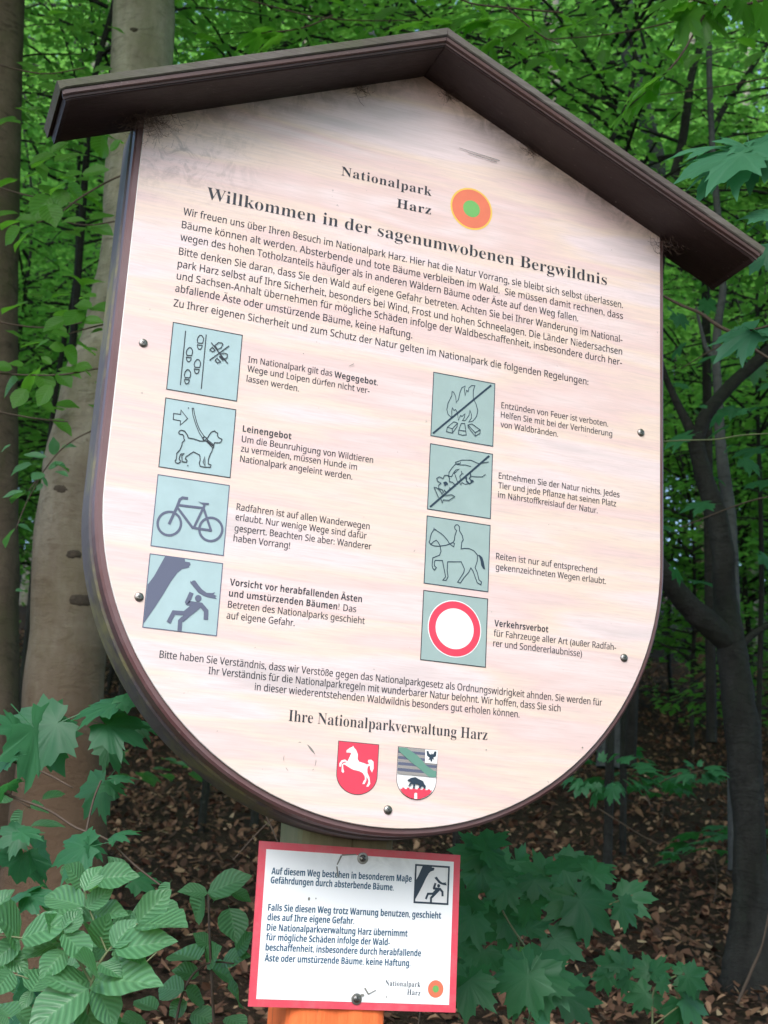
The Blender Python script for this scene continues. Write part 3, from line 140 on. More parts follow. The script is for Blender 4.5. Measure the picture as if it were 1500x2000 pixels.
def panel_material():
    m = mat('wood_grain_print', (0.72, 0.6, 0.54), 0.3, 0.75); b = NB(m)
    v = b.mapping((0.75, 1, 6.5)); big = b.noise(v, 1.9, 3, 0.5, 0.7)
    fine = b.noise(b.mapping((2.2, 1, 40)), 8, 6, 0.7, 0.5)
    c = b.ramp(big, [(0.26, (0.60, 0.515, 0.50)), (0.37, (0.73, 0.595, 0.585)), (0.47, (0.69, 0.51, 0.485)), (0.54, (0.73, 0.575, 0.485)), (0.62, (0.73, 0.60, 0.60)), (0.74, (0.55, 0.475, 0.475))])
    c = b.mix(b.math('MULTIPLY', b.ramp(fine, b.g((0.42, 0.70))), 0.5), c, (0.50, 0.40, 0.38))
    # knot figure above the heading: rings of the printed grain
    tc = b.new('ShaderNodeTexCoord'); mp = b.new('ShaderNodeMapping'); mp.vector_type = 'TEXTURE'
    mp.inputs['Location'].default_value = Vector(P(3.55, -2.45))-Vector(BASE); mp.inputs['Scale'].default_value = (0.16, 1, 0.055)
    b.l.new(tc.outputs['Object'], mp.inputs[0])
    wv = b.new('ShaderNodeTexWave', wave_type='RINGS', rings_direction='Y'); b.l.new(mp.outputs[0], wv.inputs[0])
    wv.inputs['Scale'].default_value = 0.75; wv.inputs['Distortion'].default_value = 3.0; wv.inputs['Detail Scale'].default_value = 1.2
    gr = b.new('ShaderNodeTexGradient', gradient_type='SPHERICAL'); mp2 = b.new('ShaderNodeMapping'); mp2.inputs['Scale'].default_value = (0.55, 0.55, 0.55)
    b.l.new(mp.outputs[0], mp2.inputs[0]); b.l.new(mp2.outputs[0], gr.inputs[0])
    k = b.math('MULTIPLY', b.math('MULTIPLY', wv.outputs['Fac'], b.ramp(gr.outputs['Fac'], b.g((0.0, 0.6)))), 0.28)
    c = b.mix(k, c, (0.62, 0.44, 0.38))
    # specks and cobweb dirt, strongest in the upper left corner
    sp = b.ramp(b.noise(b.mapping(), 95, 3, 0.6), b.g((0.735, 0.765))); c = b.mix(b.math('MULTIPLY', sp, 0.5), c, (0.2, 0.17, 0.15))
    g2 = b.new('ShaderNodeTexGradient', gradient_type='SPHERICAL'); mp3 = b.new('ShaderNodeMapping'); mp3.vector_type = 'TEXTURE'
    mp3.inputs['Location'].default_value = Vector(P(-0.30, -2.75))-Vector(BASE); mp3.inputs['Scale'].default_value = (0.17, 1, 0.11); b.l.new(tc.outputs['Object'], mp3.inputs[0]); b.l.new(mp3.outputs[0], g2.inputs[0])
    dn = b.ramp(b.noise(b.mapping(), 38, 8, 0.75, 1.0), b.g((0.47, 0.62)))
    c = b.mix(b.math('MULTIPLY', b.math('MULTIPLY', g2.outputs['Fac'], dn), 0.6), c, (0.17, 0.14, 0.13))
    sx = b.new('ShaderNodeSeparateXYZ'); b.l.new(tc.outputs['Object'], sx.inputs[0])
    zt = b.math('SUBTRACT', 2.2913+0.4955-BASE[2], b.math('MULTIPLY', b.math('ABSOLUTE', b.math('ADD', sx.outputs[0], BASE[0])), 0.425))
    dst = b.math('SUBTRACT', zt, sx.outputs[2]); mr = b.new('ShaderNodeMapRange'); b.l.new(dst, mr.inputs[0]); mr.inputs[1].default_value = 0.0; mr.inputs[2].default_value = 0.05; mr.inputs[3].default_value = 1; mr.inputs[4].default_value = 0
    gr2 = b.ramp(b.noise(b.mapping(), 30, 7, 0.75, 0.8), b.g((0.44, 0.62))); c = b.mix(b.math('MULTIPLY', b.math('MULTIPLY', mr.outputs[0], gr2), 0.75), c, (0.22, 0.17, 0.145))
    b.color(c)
    return m
BASE = P(3.4, 0, 1.55); BASE = (BASE[0], BASE[1], ground_z(BASE[0], BASE[1]))
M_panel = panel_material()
M_ink = mat('charcoal_ink', (0.025, 0.025, 0.033), 0.35)
M_text = mat('grey_ink', (0.022, 0.023, 0.032), 0.35)
M_navy = mat('navy_ink', (0.018, 0.035, 0.06), 0.35)
M_lav = mat('slate_ink', (0.10, 0.11, 0.17), 0.35)
M_tealink = mat('dark_teal_ink', (0.008, 0.075, 0.15), 0.35)
def faded(name, c, r=0.33):
    m = mat(name, c, r); b = NB(m)
    n = b.noise(b.mapping(), 30, 4, 0.6); b.color(b.mix(b.ramp(n, b.g((0.3, 0.8))), c, tuple(x*0.88 for x in c))); return m
M_teal = faded('faded_teal_print', (0.31, 0.41, 0.40)); M_teal2 = faded('pale_teal_print', (0.37, 0.50, 0.52))
M_red = faded('red_print', (0.72, 0.045, 0.09)); M_white = faded('white_print', (0.8, 0.8, 0.8)); M_coral = faded('coral_print', (0.70, 0.18, 0.10))
M_green = faded('green_print', (0.16, 0.42, 0.12)); M_yellow = faded('yellow_print', (0.80, 0.52, 0.10)); M_grn2 = faded('dull_green_print', (0.12, 0.27, 0.21))
M_stripe = faded('grey_stripe_print', (0.30, 0.28, 0.27)); M_bordred = faded('rose_red_border', (0.70, 0.07, 0.11), 0.3)
M_black = mat('black_ink', (0.02, 0.02, 0.02), 0.4)
M_steel = mat('steel', (0.26, 0.25, 0.235), 0.36, metal=1); M_recess = mat('screw_recess', (0.03, 0.03, 0.03), 0.6)
_b = NB(M_bordred); _n = _b.noise(_b.mapping(), 45, 6, 0.7); _b.color(_b.mix(_b.ramp(_n, _b.g((0.45, 0.75))), (0.70, 0.07, 0.11), (0.62, 0.13, 0.16)))
def plate_material():
    m = mat('white_warning_plate', (0.80, 0.80, 0.80), 0.25); b = NB(m)
    n = b.noise(b.mapping(), 26, 7, 0.7, 0.5)
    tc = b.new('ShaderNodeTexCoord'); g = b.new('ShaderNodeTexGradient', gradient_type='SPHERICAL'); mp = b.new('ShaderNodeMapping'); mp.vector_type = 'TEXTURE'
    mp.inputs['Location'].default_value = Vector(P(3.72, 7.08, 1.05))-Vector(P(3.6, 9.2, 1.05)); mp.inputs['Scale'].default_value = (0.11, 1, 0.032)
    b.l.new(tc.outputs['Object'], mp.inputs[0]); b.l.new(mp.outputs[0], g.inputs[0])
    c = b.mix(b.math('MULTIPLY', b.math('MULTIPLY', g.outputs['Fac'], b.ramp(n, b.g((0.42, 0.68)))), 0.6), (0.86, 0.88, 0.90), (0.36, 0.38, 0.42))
    b.color(c); return m
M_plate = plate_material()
def post_material():
    m = mat('post_wood', (0.3, 0.27, 0.2), 0.85); b = NB(m)
    v = b.mapping((10, 10, 0.7)); n = b.noise(v, 8, 6, 0.7)
    wood = b.mix(n, (0.13, 0.12, 0.075), (0.33, 0.30, 0.20))
    wood = b.mix(b.ramp(b.noise(b.mapping(), 6, 4), b.g((0.45, 0.65))), wood, (0.17, 0.19, 0.09))
    crk = b.ramp(b.noise(b.mapping((14, 14, 0.5)), 5, 5, 0.8), b.g((0.60, 0.66)))
    wood = b.mix(b.math('MULTIPLY', crk, 0.8), wood, (0.03, 0.025, 0.02))
    orange = b.mix(b.math('MULTIPLY', crk, 0.75), b.mix(n, (0.97, 0.23, 0.06), (0.72, 0.12, 0.03)), (0.22, 0.07, 0.035))
    geo = b.new('ShaderNodeNewGeometry'); sx = b.new('ShaderNodeSeparateXYZ'); b.l.new(geo.outputs['Position'], sx.inputs[0])
    edge = b.math('ADD', sx.outputs[2], b.math('MULTIPLY', b.noise(b.mapping(), 12, 4), 0.02))
    hi = b.math('LESS_THAN', edge, 2.2913-0.895+0.01); lo = b.math('GREATER_THAN', edge, 0.95)
    b.color(b.mix(b.math('MULTIPLY', hi, lo), wood, orange)); b.bump(n, 0.6, 0.006); return m
M_post = post_material()
# ------------------------------------------------------------------ notice board
CU, CV, RAD = 3.555, 2.45, 4.26
def outline(off, topshift=0.0, n=56):
    r = RAD+off; pts = []
    slope = 0.425
    top = lambda u: -4.955+topshift+abs(u-CU)*slope
    pts.append((CU-r, top(CU-r)))
    for v in np.linspace(-2.4, 2.0, 9): pts.append((CU-r, float(v)))
    for i in range(n+1):
        a = math.pi*(1-i/n); pts.append((CU+r*math.cos(a), CV+r*math.sin(a)))
    for v in np.linspace(2.0, -2.4, 9): pts.append((CU+r, float(v)))
    pts.append((CU+r, top(CU+r))); pts.append((CU, top(CU)))
    return pts
def slab(name, pts, w0, w1, cham, mats, parent, side=0):
    """board cut to an outline: chamfered front face at w0, back at w1"""
    n = len(pts); c = (CU, 1.0)
    def inset(p, d):
        x, y = p[0]-c[0], p[1]-c[1]; l = math.hypot(x, y); return (p[0]-x/l*d, p[1]-y/l*d)
    V = [P(*inset(p, cham), w0) for p in pts]+[P(*p, w0+cham) for p in pts]+[P(*p, w1) for p in pts]
    F = [list(t) for t in tessellate_polygon([[Vector((p[0], p[1], 0)) for p in pts]])]
    nf = len(F); F2 = [[a+2*n for a in reversed(t)] for t in F]
    ring = []
    for k in range(2):
        for i in range(n):
            j = (i+1) % n; ring.append([k*n+i, k*n+j, (k+1)*n+j, (k+1)*n+i])
    mi = [0]*nf+[side]*len(F2)+[side]*len(ring)
    o = obj(name, V, F+F2+ring, mats, parent, mi); return o
nb = root('notice_board', BASE, 'tall shield shaped wooden welcome board with gabled brown roof and wood grain print', 'notice board')
slab('front_board', outline(0.10, 0.02), 0.045, 0.34, 0.035, M_rim, nb)
slab('back_board', outline(0.125, 0.02), 0.36, 1.05, 0.05, M_back, nb)
M_edge = mat('panel_edge', (0.75, 0.73, 0.70), 0.5)
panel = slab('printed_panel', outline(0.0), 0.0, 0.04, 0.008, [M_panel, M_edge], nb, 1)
panel['label'] = 'pinkish beige wood grain panel printed with park rules'
# post
def squared_post(name, u0, u1, v0, v1, w0, w1, m, parent, seg=40):
    V = []; F = []; ch = 0.14
    prof = [(u0, w0+ch), (u0+ch*.3, w0+ch*.3), (u0+ch, w0), ((u0*2+u1)/3, w0-.01), ((u0+u1)/2, w0+.02), ((u0+2*u1)/3, w0-.01), (u1-ch, w0), (u1-ch*.3, w0+ch*.3), (u1, w0+ch), (u1, w1), (u0, w1)]
    for i in range(seg+1):
        v = v0+(v1-v0)*i/seg
        for (a, b) in prof:
            q = noise.noise(Vector((a*1.3, b*2, v*.35)))*.03; V.append(P(a+q, v, b+q*.6))
    k = len(prof)
    for i in range(seg):
        for j in range(k): F.append([i*k+j, i*k+(j+1) % k, (i+1)*k+(j+1) % k, (i+1)*k+j])
    F.append(list(range(k))); F.append([seg*k+j for j in reversed(range(k))])
    return obj(name, V, F, m, parent)
squared_post('post', 2.69, 4.12, -3.6, 18.8, 1.09, 2.1, M_post, nb)
# roof: two boards per side (weathered upper board, brown lower board with a moulding)
def roof_board(name, sgn, t0, t1, w0, w1, m, span=5.62, steps=44, wob=0.012, front=None):
    V = []; F = []; sl = 0.434
    for i in range(steps+1):
        x = span*i/steps; u = CU+sgn*x
        zt = -5.205+t0+x*sl; zb = -5.205+t1+x*sl
        q = noise.noise(Vector((u*.8, t0*9, 1)))*wob; e = noise.noise(Vector((u*3.1, t0*5, 7)))*wob*.6
        prof = [(zt+q+.02, w0+e), (zt+q, w0+.03), (zt+q, w1), (zb, w1), (zb, w0+.02), (zb-.02, w0+e)]
        if front: prof = [(zt, w0), (zt, w1), (zb, w1), (zb, w0+.05), (zb-.03, w0+.045), (zb-.045, w0), (zt+.03, w0)]
        dx = sgn*0.0
        for (a, b) in prof:
            ue = u + (sgn*(a-zt)*(-0.434) if i == steps else 0)
            if i == 0: ue = CU + sgn*0.004
            V.append(P(ue, a, b))
    k = len(prof)
    for i in range(steps):
        for j in range(k):
            f = [i*k+j, i*k+(j+1) % k, (i+1)*k+(j+1) % k, (i+1)*k+j]; F.append(f if sgn > 0 else f[::-1])
    F.append(list(range(k))[::-1] if sgn > 0 else list(range(k))); F.append([steps*k+j for j in (range(k) if sgn > 0 else reversed(range(k)))])
    return obj(name, V, F, m, nb)
for s in (-1, 1):
    o = roof_board('roof_board', s, 0.0, 0.150, -0.96, 0.40, M_weather)
    o['label'] = 'grey weathered roof board on the %s slope' % ('left' if s < 0 else 'right')
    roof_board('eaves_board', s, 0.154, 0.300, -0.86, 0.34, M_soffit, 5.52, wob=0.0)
    roof_board('moulding', s, 0.157, 0.262, -0.93, -0.864, M_strip, 5.54, wob=0.0, front=True)
# screws
def screw(u, v, w, r, parent, dirty=False, washer=False):
    V = []; F = []; k = 20
    prof = [(1.0, 0.0), (0.98, -0.12), (0.85, -0.30), (0.55, -0.44), (0.25, -0.49)]
    if washer: prof = [(1.0, 0), (1.0, -.08), (.97, -.10), (.62, -.12), (.6, -.16), (.58, -.28), (.45, -.40), (.2, -.46)]
    for (a, b) in prof:
        for i in range(k): V.append(P(u+r*a*math.cos(2*math.pi*i/k), v+r*a*math.sin(2*math.pi*i/k), w+b*r))
    for q in range(len(prof)-1):
        for i in range(k): F.append([q*k+i, q*k+(i+1) % k, (q+1)*k+(i+1) % k, (q+1)*k+i])
    F.append([(len(prof)-1)*k+i for i in range(k)])
    a0 = random.random()*1.5; mi = [0]*len(F)
    for a in (a0, a0+math.pi/2):
        b = len(V); c, s = math.cos(a), math.sin(a)
        for (x, y) in ((-.42, -.09), (.42, -.09), (.42, .09), (-.42, .09)):
            h = -.515+(abs(x) > .3)*.02 if not washer else -.475
            V.append(P(u+r*(x*c-y*s), v+r*(x*s+y*c), w+h*r-(0.0006 if a == a0 else 0)))
        F.append([b, b+1, b+2, b+3]); mi.append(1)
    return obj('screw', V, F, [M_steel, M_recess], parent, mi, smooth=False)
for (u, v) in ((-0.387, 0.392), (-0.087, 3.964), (7.466, 0.379), (7.193, 3.974), (3.577, 6.468)): screw(u, v, -0.002, 0.063, nb)
# ------------------------------------------------------------------ print
def math_serif(s):
    return ''.join(chr(0x1D400+ord(c)-65) if 'A' <= c <= 'Z' else chr(0x1D41A+ord(c)-97) if 'a' <= c <= 'z' else c for c in s)
def math_sans(s, bold=False):
    base = {'ä': 'a', 'ö': 'o', 'ü': 'u', 'Ä': 'A', 'Ö': 'O', 'Ü': 'U'}; s = ''.join(base.get(c, c) for c in s)
    U, L = (0x1D5D4, 0x1D5EE) if bold else (0x1D5A0, 0x1D5BA)
    if bold: s = s.replace('ß', chr(0x1D771))
    return ''.join(chr(U+ord(c)-65) if 'A' <= c <= 'Z' else chr(L+ord(c)-97) if 'a' <= c <= 'z' else c for c in s)
def raw_text(body, res, off, space=1.0):
    c = bpy.data.curves.new('t', 'FONT'); c.body = body; c.resolution_u = res; c.offset = off; c.space_character = space
    o = bpy.data.objects.new('t', c); COL.objects.link(o); bpy.context.view_layer.update()
    me = o.to_mesh(); V = [(v.co.x, v.co.y) for v in me.vertices]; F = [list(p.vertices) for p in me.polygons]
    o.to_mesh_clear(); bpy.data.objects.remove(o); bpy.data.curves.remove(c); return V, F
def text_mesh(s, style):
    if style in 'st': V, F = raw_text(math_serif(s), 4, (-0.004 if s in ('Nationalpark', 'Harz') else -0.008) if style == 's' else 0.0, 1.08 if s in ('Nationalpark', 'Harz') else 1.0)
    else:
        bold = style in 'bm'; off = {'b': 0.0, 'm': 0.0, 'r': 0.0}[style]; dr = .062 if bold else .048
        V, F = raw_text(math_sans(s, bold), 3, off); memo = {}
        for i, ch in enumerate(s):
            if ch in 'äöüÄÖÜ':       # the two dots over the vowel
                if ch not in memo:
                    one, _ = raw_text(math_sans(ch, bold), 1, off); memo[ch] = (max(v[0] for v in one)-min(v[0] for v in one), max(v[1] for v in one))
                pre, _ = raw_text(math_sans(s[:i+1], bold), 1, off); w_, hh = memo[ch]; cx = max(v[0] for v in pre)-w_/2; cy = hh+.125
                for dx in (-.10, .10):
                    b = len(V); V += [(cx+dx+dr*math.cos(k*math.pi/4), cy+dr*math.sin(k*math.pi/4)) for k in range(8)]; F.append(list(range(b, b+8)))
    x0 = min(v[0] for v in V); x1 = max(v[0] for v in V)
    return [((x-x0)/(x1-x0), y) for x, y in V], F
def lettering(lines, size, m, parent, w, name='lettering', align=True):
    V = []; F = []
    for (s, st, (u0, v0, u1, v1)) in lines:
        tv, tf = text_mesh(s, st); n = len(V)
        for (x, y) in tv: V.append(P(u0+(u1-u0)*x, v0+(v1-v0)*x-y*size, w))
        F += [[a+n for a in f] for f in tf]
        if st in 'rm':       # second pass of ink, a hair to the side: the printed weight
            n = len(V)
            for (x, y) in tv: V.append(P(u0+(u1-u0)*x+.003, v0+(v1-v0)*x-y*size-.001, w+.0008))
            F += [[a+n for a in f] for f in tf]
    return obj(name, V, F, m, parent)
T = DATA['T']; T2 = DATA['T2']; D = DATA['D']
blocks = [([0, 1], .222, M_ink), ([2], .285, M_ink), ([3, 4, 5], .158, M_text), ([6, 7, 8, 9], .158, M_text), ([10], .158, M_text), ([11, 12, 13, 14], .132, M_text), ([15, 16, 17, 18], .132, M_text),
          ([19, 20, 21, 22], .132, M_text), ([23, 24, 25, 26, 27], .132, M_text), ([28, 29, 30], .132, M_text), ([31, 32, 33], .132, M_text), ([34, 35], .132, M_text), ([36, 37, 38], .132, M_text), ([39, 40, 41], .137, M_text), ([42], .225, M_ink)]
assert len(T) == 43 and len(T2) == 10
for idx, size, m in blocks: lettering([T[i] for i in idx], size, m, panel, -0.0035)
def strip(pts, width, closed, V, F, conv):
    n = len(pts); pts = [Vector(p) for p in pts]; b = len(V); L = []; n2 = n
    for i in range(n):
        p0 = pts[i-1] if (i > 0 or closed) else None; p1 = pts[(i+1) % n] if (i < n-1 or closed) else None
        d0 = (pts[i]-p0).normalized() if p0 is not None else None; d1 = (p1-pts[i]).normalized() if p1 is not None else None
        if d0 is None or d1 is None:
            d = d1 if d0 is None else d0; nn = Vector((-d.y, d.x))*(width/2); e = d*(-width*.3 if d0 is None else width*.3)
            L.append((pts[i]+nn+e, pts[i]-nn+e)); continue
        a = Vector((-d0.y, d0.x)); c = Vector((-d1.y, d1.x)); mtr = a+c
        if mtr.length < 0.2: mtr = a
        mtr.normalize(); k = min(1.8, 1/max(0.3, mtr.dot(a))); L.append((pts[i]+mtr*k*width/2, pts[i]-mtr*k*width/2))
    for (p, q) in L: V.append(conv(p)); V.append(conv(q))
    for i in range(n if closed else n-1):
        j = (i+1) % n; F.append([b+2*i, b+2*i+1, b+2*j+1, b+2*j])
def drawing(name, parent, ox, oy, sx, sy, w, items, bgm, inkm, frame=0.012, extra=None, label=None):
    V = []; F = []; mi = []; mats = [bgm, inkm, M_white, M_red]
    lay = [w]
    def conv(p): return P(ox+p[0]*sx, oy+p[1]*sy, lay[0])
    if bgm is not None:
        for p in ((0, 0), (1, 0), (1, 1), (0, 1)): V.append(conv(p))
        F.append([0, 1, 2, 3]); mi.append(0); lay[0] -= 0.003
        if frame: strip([(0, 0), (1, 0), (1, 1), (0, 1)], frame, True, V, F, conv); mi += [1]*(len(F)-len(mi)); lay[0] -= 0.0015
    for (k, wd, pts) in items:
        if k == 'f':
            b = len(V); tris = tessellate_polygon([[Vector((*p, 0)) for p in pts]])
            for p in pts: V.append(conv(p))
            F.extend([[b+a for a in t] for t in tris])
        else: strip(pts, wd, k == 'c', V, F, conv)
        mi += [1]*(len(F)-len(mi)); lay[0] -= 0.0006
    for (k, mm, pts) in (extra or []):
        mats.append(mm); b = len(V); tris = tessellate_polygon([[Vector((*p, 0)) for p in pts]])
        for p in pts: V.append(conv(p))
        F.extend([[b+a for a in t] for t in tris]); mi += [len(mats)-1]*(len(F)-len(mi)); lay[0] -= 0.0012
    mats = [q or M_white for q in mats]
    o = obj(name, V, F, mats, parent, mi)
    if label: o['label'] = label
    return o
def disc(cx, cy, rx, ry=None, n=48): ry = ry or rx; return [(cx+rx*math.cos(2*math.pi*i/n), cy+ry*math.sin(2*math.pi*i/n)) for i in range(n)]
PITCH = 1.123
rows = lambda k: -0.002+PITCH*k
for k, (nm, ink, lb) in enumerate((('footpath', M_text, 'footprints on a path'), ('dog_on_lead', M_text, 'dog on a lead'), ('bicycle', M_lav, 'bicycle'), ('falling_branch', M_lav, 'falling branch and fleeing figure'))):
    drawing('pictogram', panel, 0, (0.003, 1.133, 2.247, 3.36)[k], 1, 1, -0.003, D[nm], M_teal2, ink, label='pale teal pictogram of '+lb)
for k, (nm, lb) in enumerate((('no_fire', 'crossed out campfire'), ('no_picking', 'crossed out flower picking hand'), ('horse_rider', 'rider on horseback'))):
    drawing('pictogram', panel, 3.95, (0.02, 1.145, 2.25)[k], 1, 1, -0.003, D[nm], M_teal, M_navy, label='teal pictogram of '+lb)
drawing('pictogram', panel, 3.95, 3.357, 1, 1, -0.003, [], M_teal, M_text, extra=[('f', M_white, disc(.5, .5, .415)), ('f', M_red, disc(.5, .5, .40)), ('f', M_white, disc(.5, .5, .295))], label='teal pictogram of red ring traffic ban sign')
def logo(parent, cu, cv, r, w, ring=True):
    ex = ([('f', M_yellow, disc(0, 0, r))] if ring else [])+[('f', M_coral, disc(0, 0, r*(.92 if ring else 1))), ('f', M_green, disc(0, 0, r*.40))]
    o = drawing('round_logo', parent, cu, cv, 1, 1, w, [], None, None, extra=ex); o['label'] = 'round emblem with green dot in coral ring'; return o
logo(panel, 4.455, -2.80, 0.355, -0.003)
def shield(n=24): return [(0, 0), (1, 0), (1, .62)]+[(.5+.5*math.cos(a), .62+.38*math.sin(a)) for a in np.linspace(0, math.pi, n)[1:-1]]+[(0, .62)]
CW, CH = 0.592, 0.705
o = drawing('crest', panel, 2.808, 5.597, CW, CH, -0.003, [], None, None, extra=[('f', M_text, shield()), ('f', M_red, [(.5+(x-.5)*.97, .5+(y-.5)*.975) for x, y in shield()]), ('f', M_white, D['horse_crest'][0][2])]); o['label'] = 'red coat of arms with rearing white horse'
ins = lambda pts: [(.5+(x-.5)*.975, .5+(y-.5)*.98) for x, y in pts]
ex = [('f', M_text, shield()), ('f', M_white, ins(shield()))]
for i in range(9): ex.append(('f', M_stripe if i % 2 == 0 else M_lav, [(.012, .012+.058*i), (.988, .012+.058*i), (.988, .068+.058*i), (.012, .068+.058*i)]))
ex.append(('f', M_grn2, D['sash'][0][2])); ex.append(('f', M_white, D['sash'][1][2])); ex.append(('f', M_navy, D['sash'][2][2]))
ex.append(('f', M_navy, D['bear'][0][2])); ex.append(('f', M_red, ins(D['wall'][0][2]))); ex.append(('f', M_white, D['wall'][1][2]))
o = drawing('crest', panel, 3.677, 5.597, CW, CH, -0.003, [], None, None, extra=ex); o['label'] = 'coat of arms with striped field, bear and red wall'
# glue ring left by a lost sticker, scratches and droppings on the panel
M_res = mat('grey_residue', (0.20, 0.20, 0.18), 0.8); M_res2 = mat('brown_cobweb_dirt', (0.13, 0.09, 0.075), 0.9)
def arc(c, r, a0, a1, w0, n=12): return [(c[0]+(r+w0*math.sin(math.pi*i/n))*math.cos(a0+(a1-a0)*i/n), c[1]+(r+w0*math.sin(math.pi*i/n))*math.sin(a0+(a1-a0)*i/n)) for i in range(n+1)]+[(c[0]+r*math.cos(a0+(a1-a0)*i/n)*.995, c[1]+r*math.sin(a0+(a1-a0)*i/n)*.995) for i in range(n-1, 0, -1)]
V = []; ex = []
for (a0, a1, ww) in ((-1.2, -.35, .03), (-1.75, -1.55, .007), (-.1, .35, .006), (2.9, 3.3, .006), (2.3, 2.6, .004), (.5, .62, .006)): ex.append(('f', M_res, arc((2.283, 5.895), .225, a0, a1, -ww if ww > .02 else ww)))
for (u, v, r) in ((1.92, .11, .008), (6.52, 5.36, .014), (5.9, 2.1, .006), (1.45, -.3, .006), (-.72, .75, .006), (2.9, 4.9, .005), (5.0, 5.53, .01)): ex.append(('f', M_res, disc(u, v, r, r*.8, 8)))
for (u, v, du, dv) in ((2.62, .17, .07, -.05), (4.2, -3.8, .7, .05), (4.35, -3.75, .5, .04)): ex.append(('f', M_res, [(u, v), (u+du, v+dv), (u+du, v+dv+.012), (u, v+.008)]))
tag(drawing('residue', panel, 0, 0, 1, 1, -0.0025, [], None, None, extra=ex), kind='stuff')
# cobwebs and dirt under the eaves: thin wisps
def wisps(u, v, n, ru, rv, rw, parent, seed):
    r = random.Random(seed); V = []; F = []
    for i in range(n):
        a = Vector(P(u+r.gauss(0, ru), v+abs(r.gauss(0, rv)), -abs(r.gauss(0, rw))-.01)); d = Vector((r.gauss(0, 1), r.gauss(0, .5), r.gauss(0, 1))).normalized()*r.uniform(.006, .022)
        mid = a+d*.5+Vector((0, 0, -.003)); e = a+d; t = .00022
        b = len(V)
        for q in (a, mid, e):
            for k in range(3): V.append(tuple(q+Vector((t*math.cos(k*2.09), t*math.sin(k*2.09), t*math.cos(k*2.09+1)))))
        for s in range(2):
            for k in range(3): F.append([b+s*3+k, b+s*3+(k+1) % 3, b+s*3+3+(k+1) % 3, b+s*3+3+k])
    o = obj('cobweb', V, F, M_res2, parent); o['kind'] = 'stuff'; return o
wisps(-0.75, -3.12, 420, .22, .16, .12, nb, 1); wisps(4.0, -4.72, 60, .05, .05, .02, nb, 2); wisps(5.45, -4.1, 60, .04, .05, .02, nb, 3); wisps(2.45, -4.45, 60, .12, .05, .03, nb, 4); wisps(7.9, -3.0, 90, .12, .12, .1, nb, 5)
# ------------------------------------------------------------------ small warning sign on the post
ws = root('warning_sign', P(3.6, 9.2, 1.05), 'small white warning plate with rose red border screwed to the post below the welcome board', 'warning sign')
W = 1.05
def quadbox(name, q, w0, w1, m, parent):
    V = [P(*p, w0) for p in q]+[P(*p, w1) for p in q]
    return obj(name, V, [[0, 1, 2, 3], [7, 6, 5, 4]]+[[i, (i+4), 4+(i+1) % 4, (i+1) % 4] for i in range(4)], m, parent)
plate = quadbox('plate', [(2.095, 6.945), (5.118, 6.945), (5.132, 9.11), (2.109, 9.12)], W, W+.03, M_bordred, ws)
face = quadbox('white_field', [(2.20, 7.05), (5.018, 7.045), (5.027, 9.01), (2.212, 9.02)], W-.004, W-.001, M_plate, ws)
lettering(T2[:2], .125, M_tealink, face, W-.0065); lettering(T2[2:8], .125, M_tealink, face, W-.0065); lettering([(a, 't', c) for a, b, c in T2[8:]], .107, M_navy, face, W-.0065)
o = drawing('pictogram', face, 4.43, 7.125, .513, .516, W-.0065, D['falling_branch'], M_white, M_navy, frame=.05); o['label'] = 'black framed pictogram of falling branch and fleeing figure'
logo(face, 4.813, 8.803, .118, W-.0065, ring=False)
screw(3.618, 7.085, W-.004, .082, ws, washer=True); screw(3.641, 8.975, W-.004, .078, ws, washer=True)

marks = [('f', M_res, [(3.30, 7.05), (3.52, 7.03), (3.52, 7.045), (3.31, 7.07)]), ('f', M_res, [(3.29, 7.06), (3.31, 7.07), (3.25, 7.20), (3.235, 7.19)]), ('f', M_res, [(3.23, 7.22), (3.25, 7.22), (3.275, 7.36), (3.255, 7.36)]),
         ('f', M_res, [(3.74, 8.83), (3.76, 8.82), (3.82, 8.90), (3.80, 8.91)]), ('f', M_res, [(3.80, 8.90), (3.92, 8.84), (3.92, 8.852), (3.81, 8.915)]), ('f', M_res, disc(2.86, 7.68, .016, .024, 8)), ('f', M_res, disc(2.96, 7.67, .008, .012, 8)), ('f', M_res, disc(4.08, 8.93, .007, .02, 8)), ('f', M_res, disc(3.72, 8.92, .03, .018, 9))]
tag(drawing('scratches', face, 0, 0, 1, 1, W-.0072, [], None, None, extra=marks), kind='stuff')
# ------------------------------------------------------------------ forest floor
def floor_material():
    m = mat('forest_floor', (0.05, 0.035, 0.025), 0.95, 0.2); b = NB(m)
    n = b.noise(b.mapping(), 9, 8, 0.75); n2 = b.noise(b.mapping(), 60, 4, 0.7)
    c = b.mix(n, (0.012, 0.009, 0.007), (0.06, 0.036, 0.024)); c = b.mix(b.ramp(n2, b.g((0.55, 0.7))), c, (0.13, 0.08, 0.055))
    b.color(c); b.bump(n2, 0.8, 0.03); return m
xs = np.concatenate([np.linspace(-70, -8, 32), np.linspace(-7.5, 14, 130), np.linspace(15, 90, 36)])
ys = np.concatenate([np.linspace(-60, -4, 24), np.linspace(-3.6, 18, 130), np.linspace(19, 110, 46)])
V = [(x, y, ground_z(x, y)) for y in ys for x in xs]; nx = len(xs)
F = [[j*nx+i, j*nx+i+1, (j+1)*nx+i+1, (j+1)*nx+i] for j in range(len(ys)-1) for i in range(nx-1)]
tag(obj('ground', V, F, floor_material(), smooth=True), kind='structure')
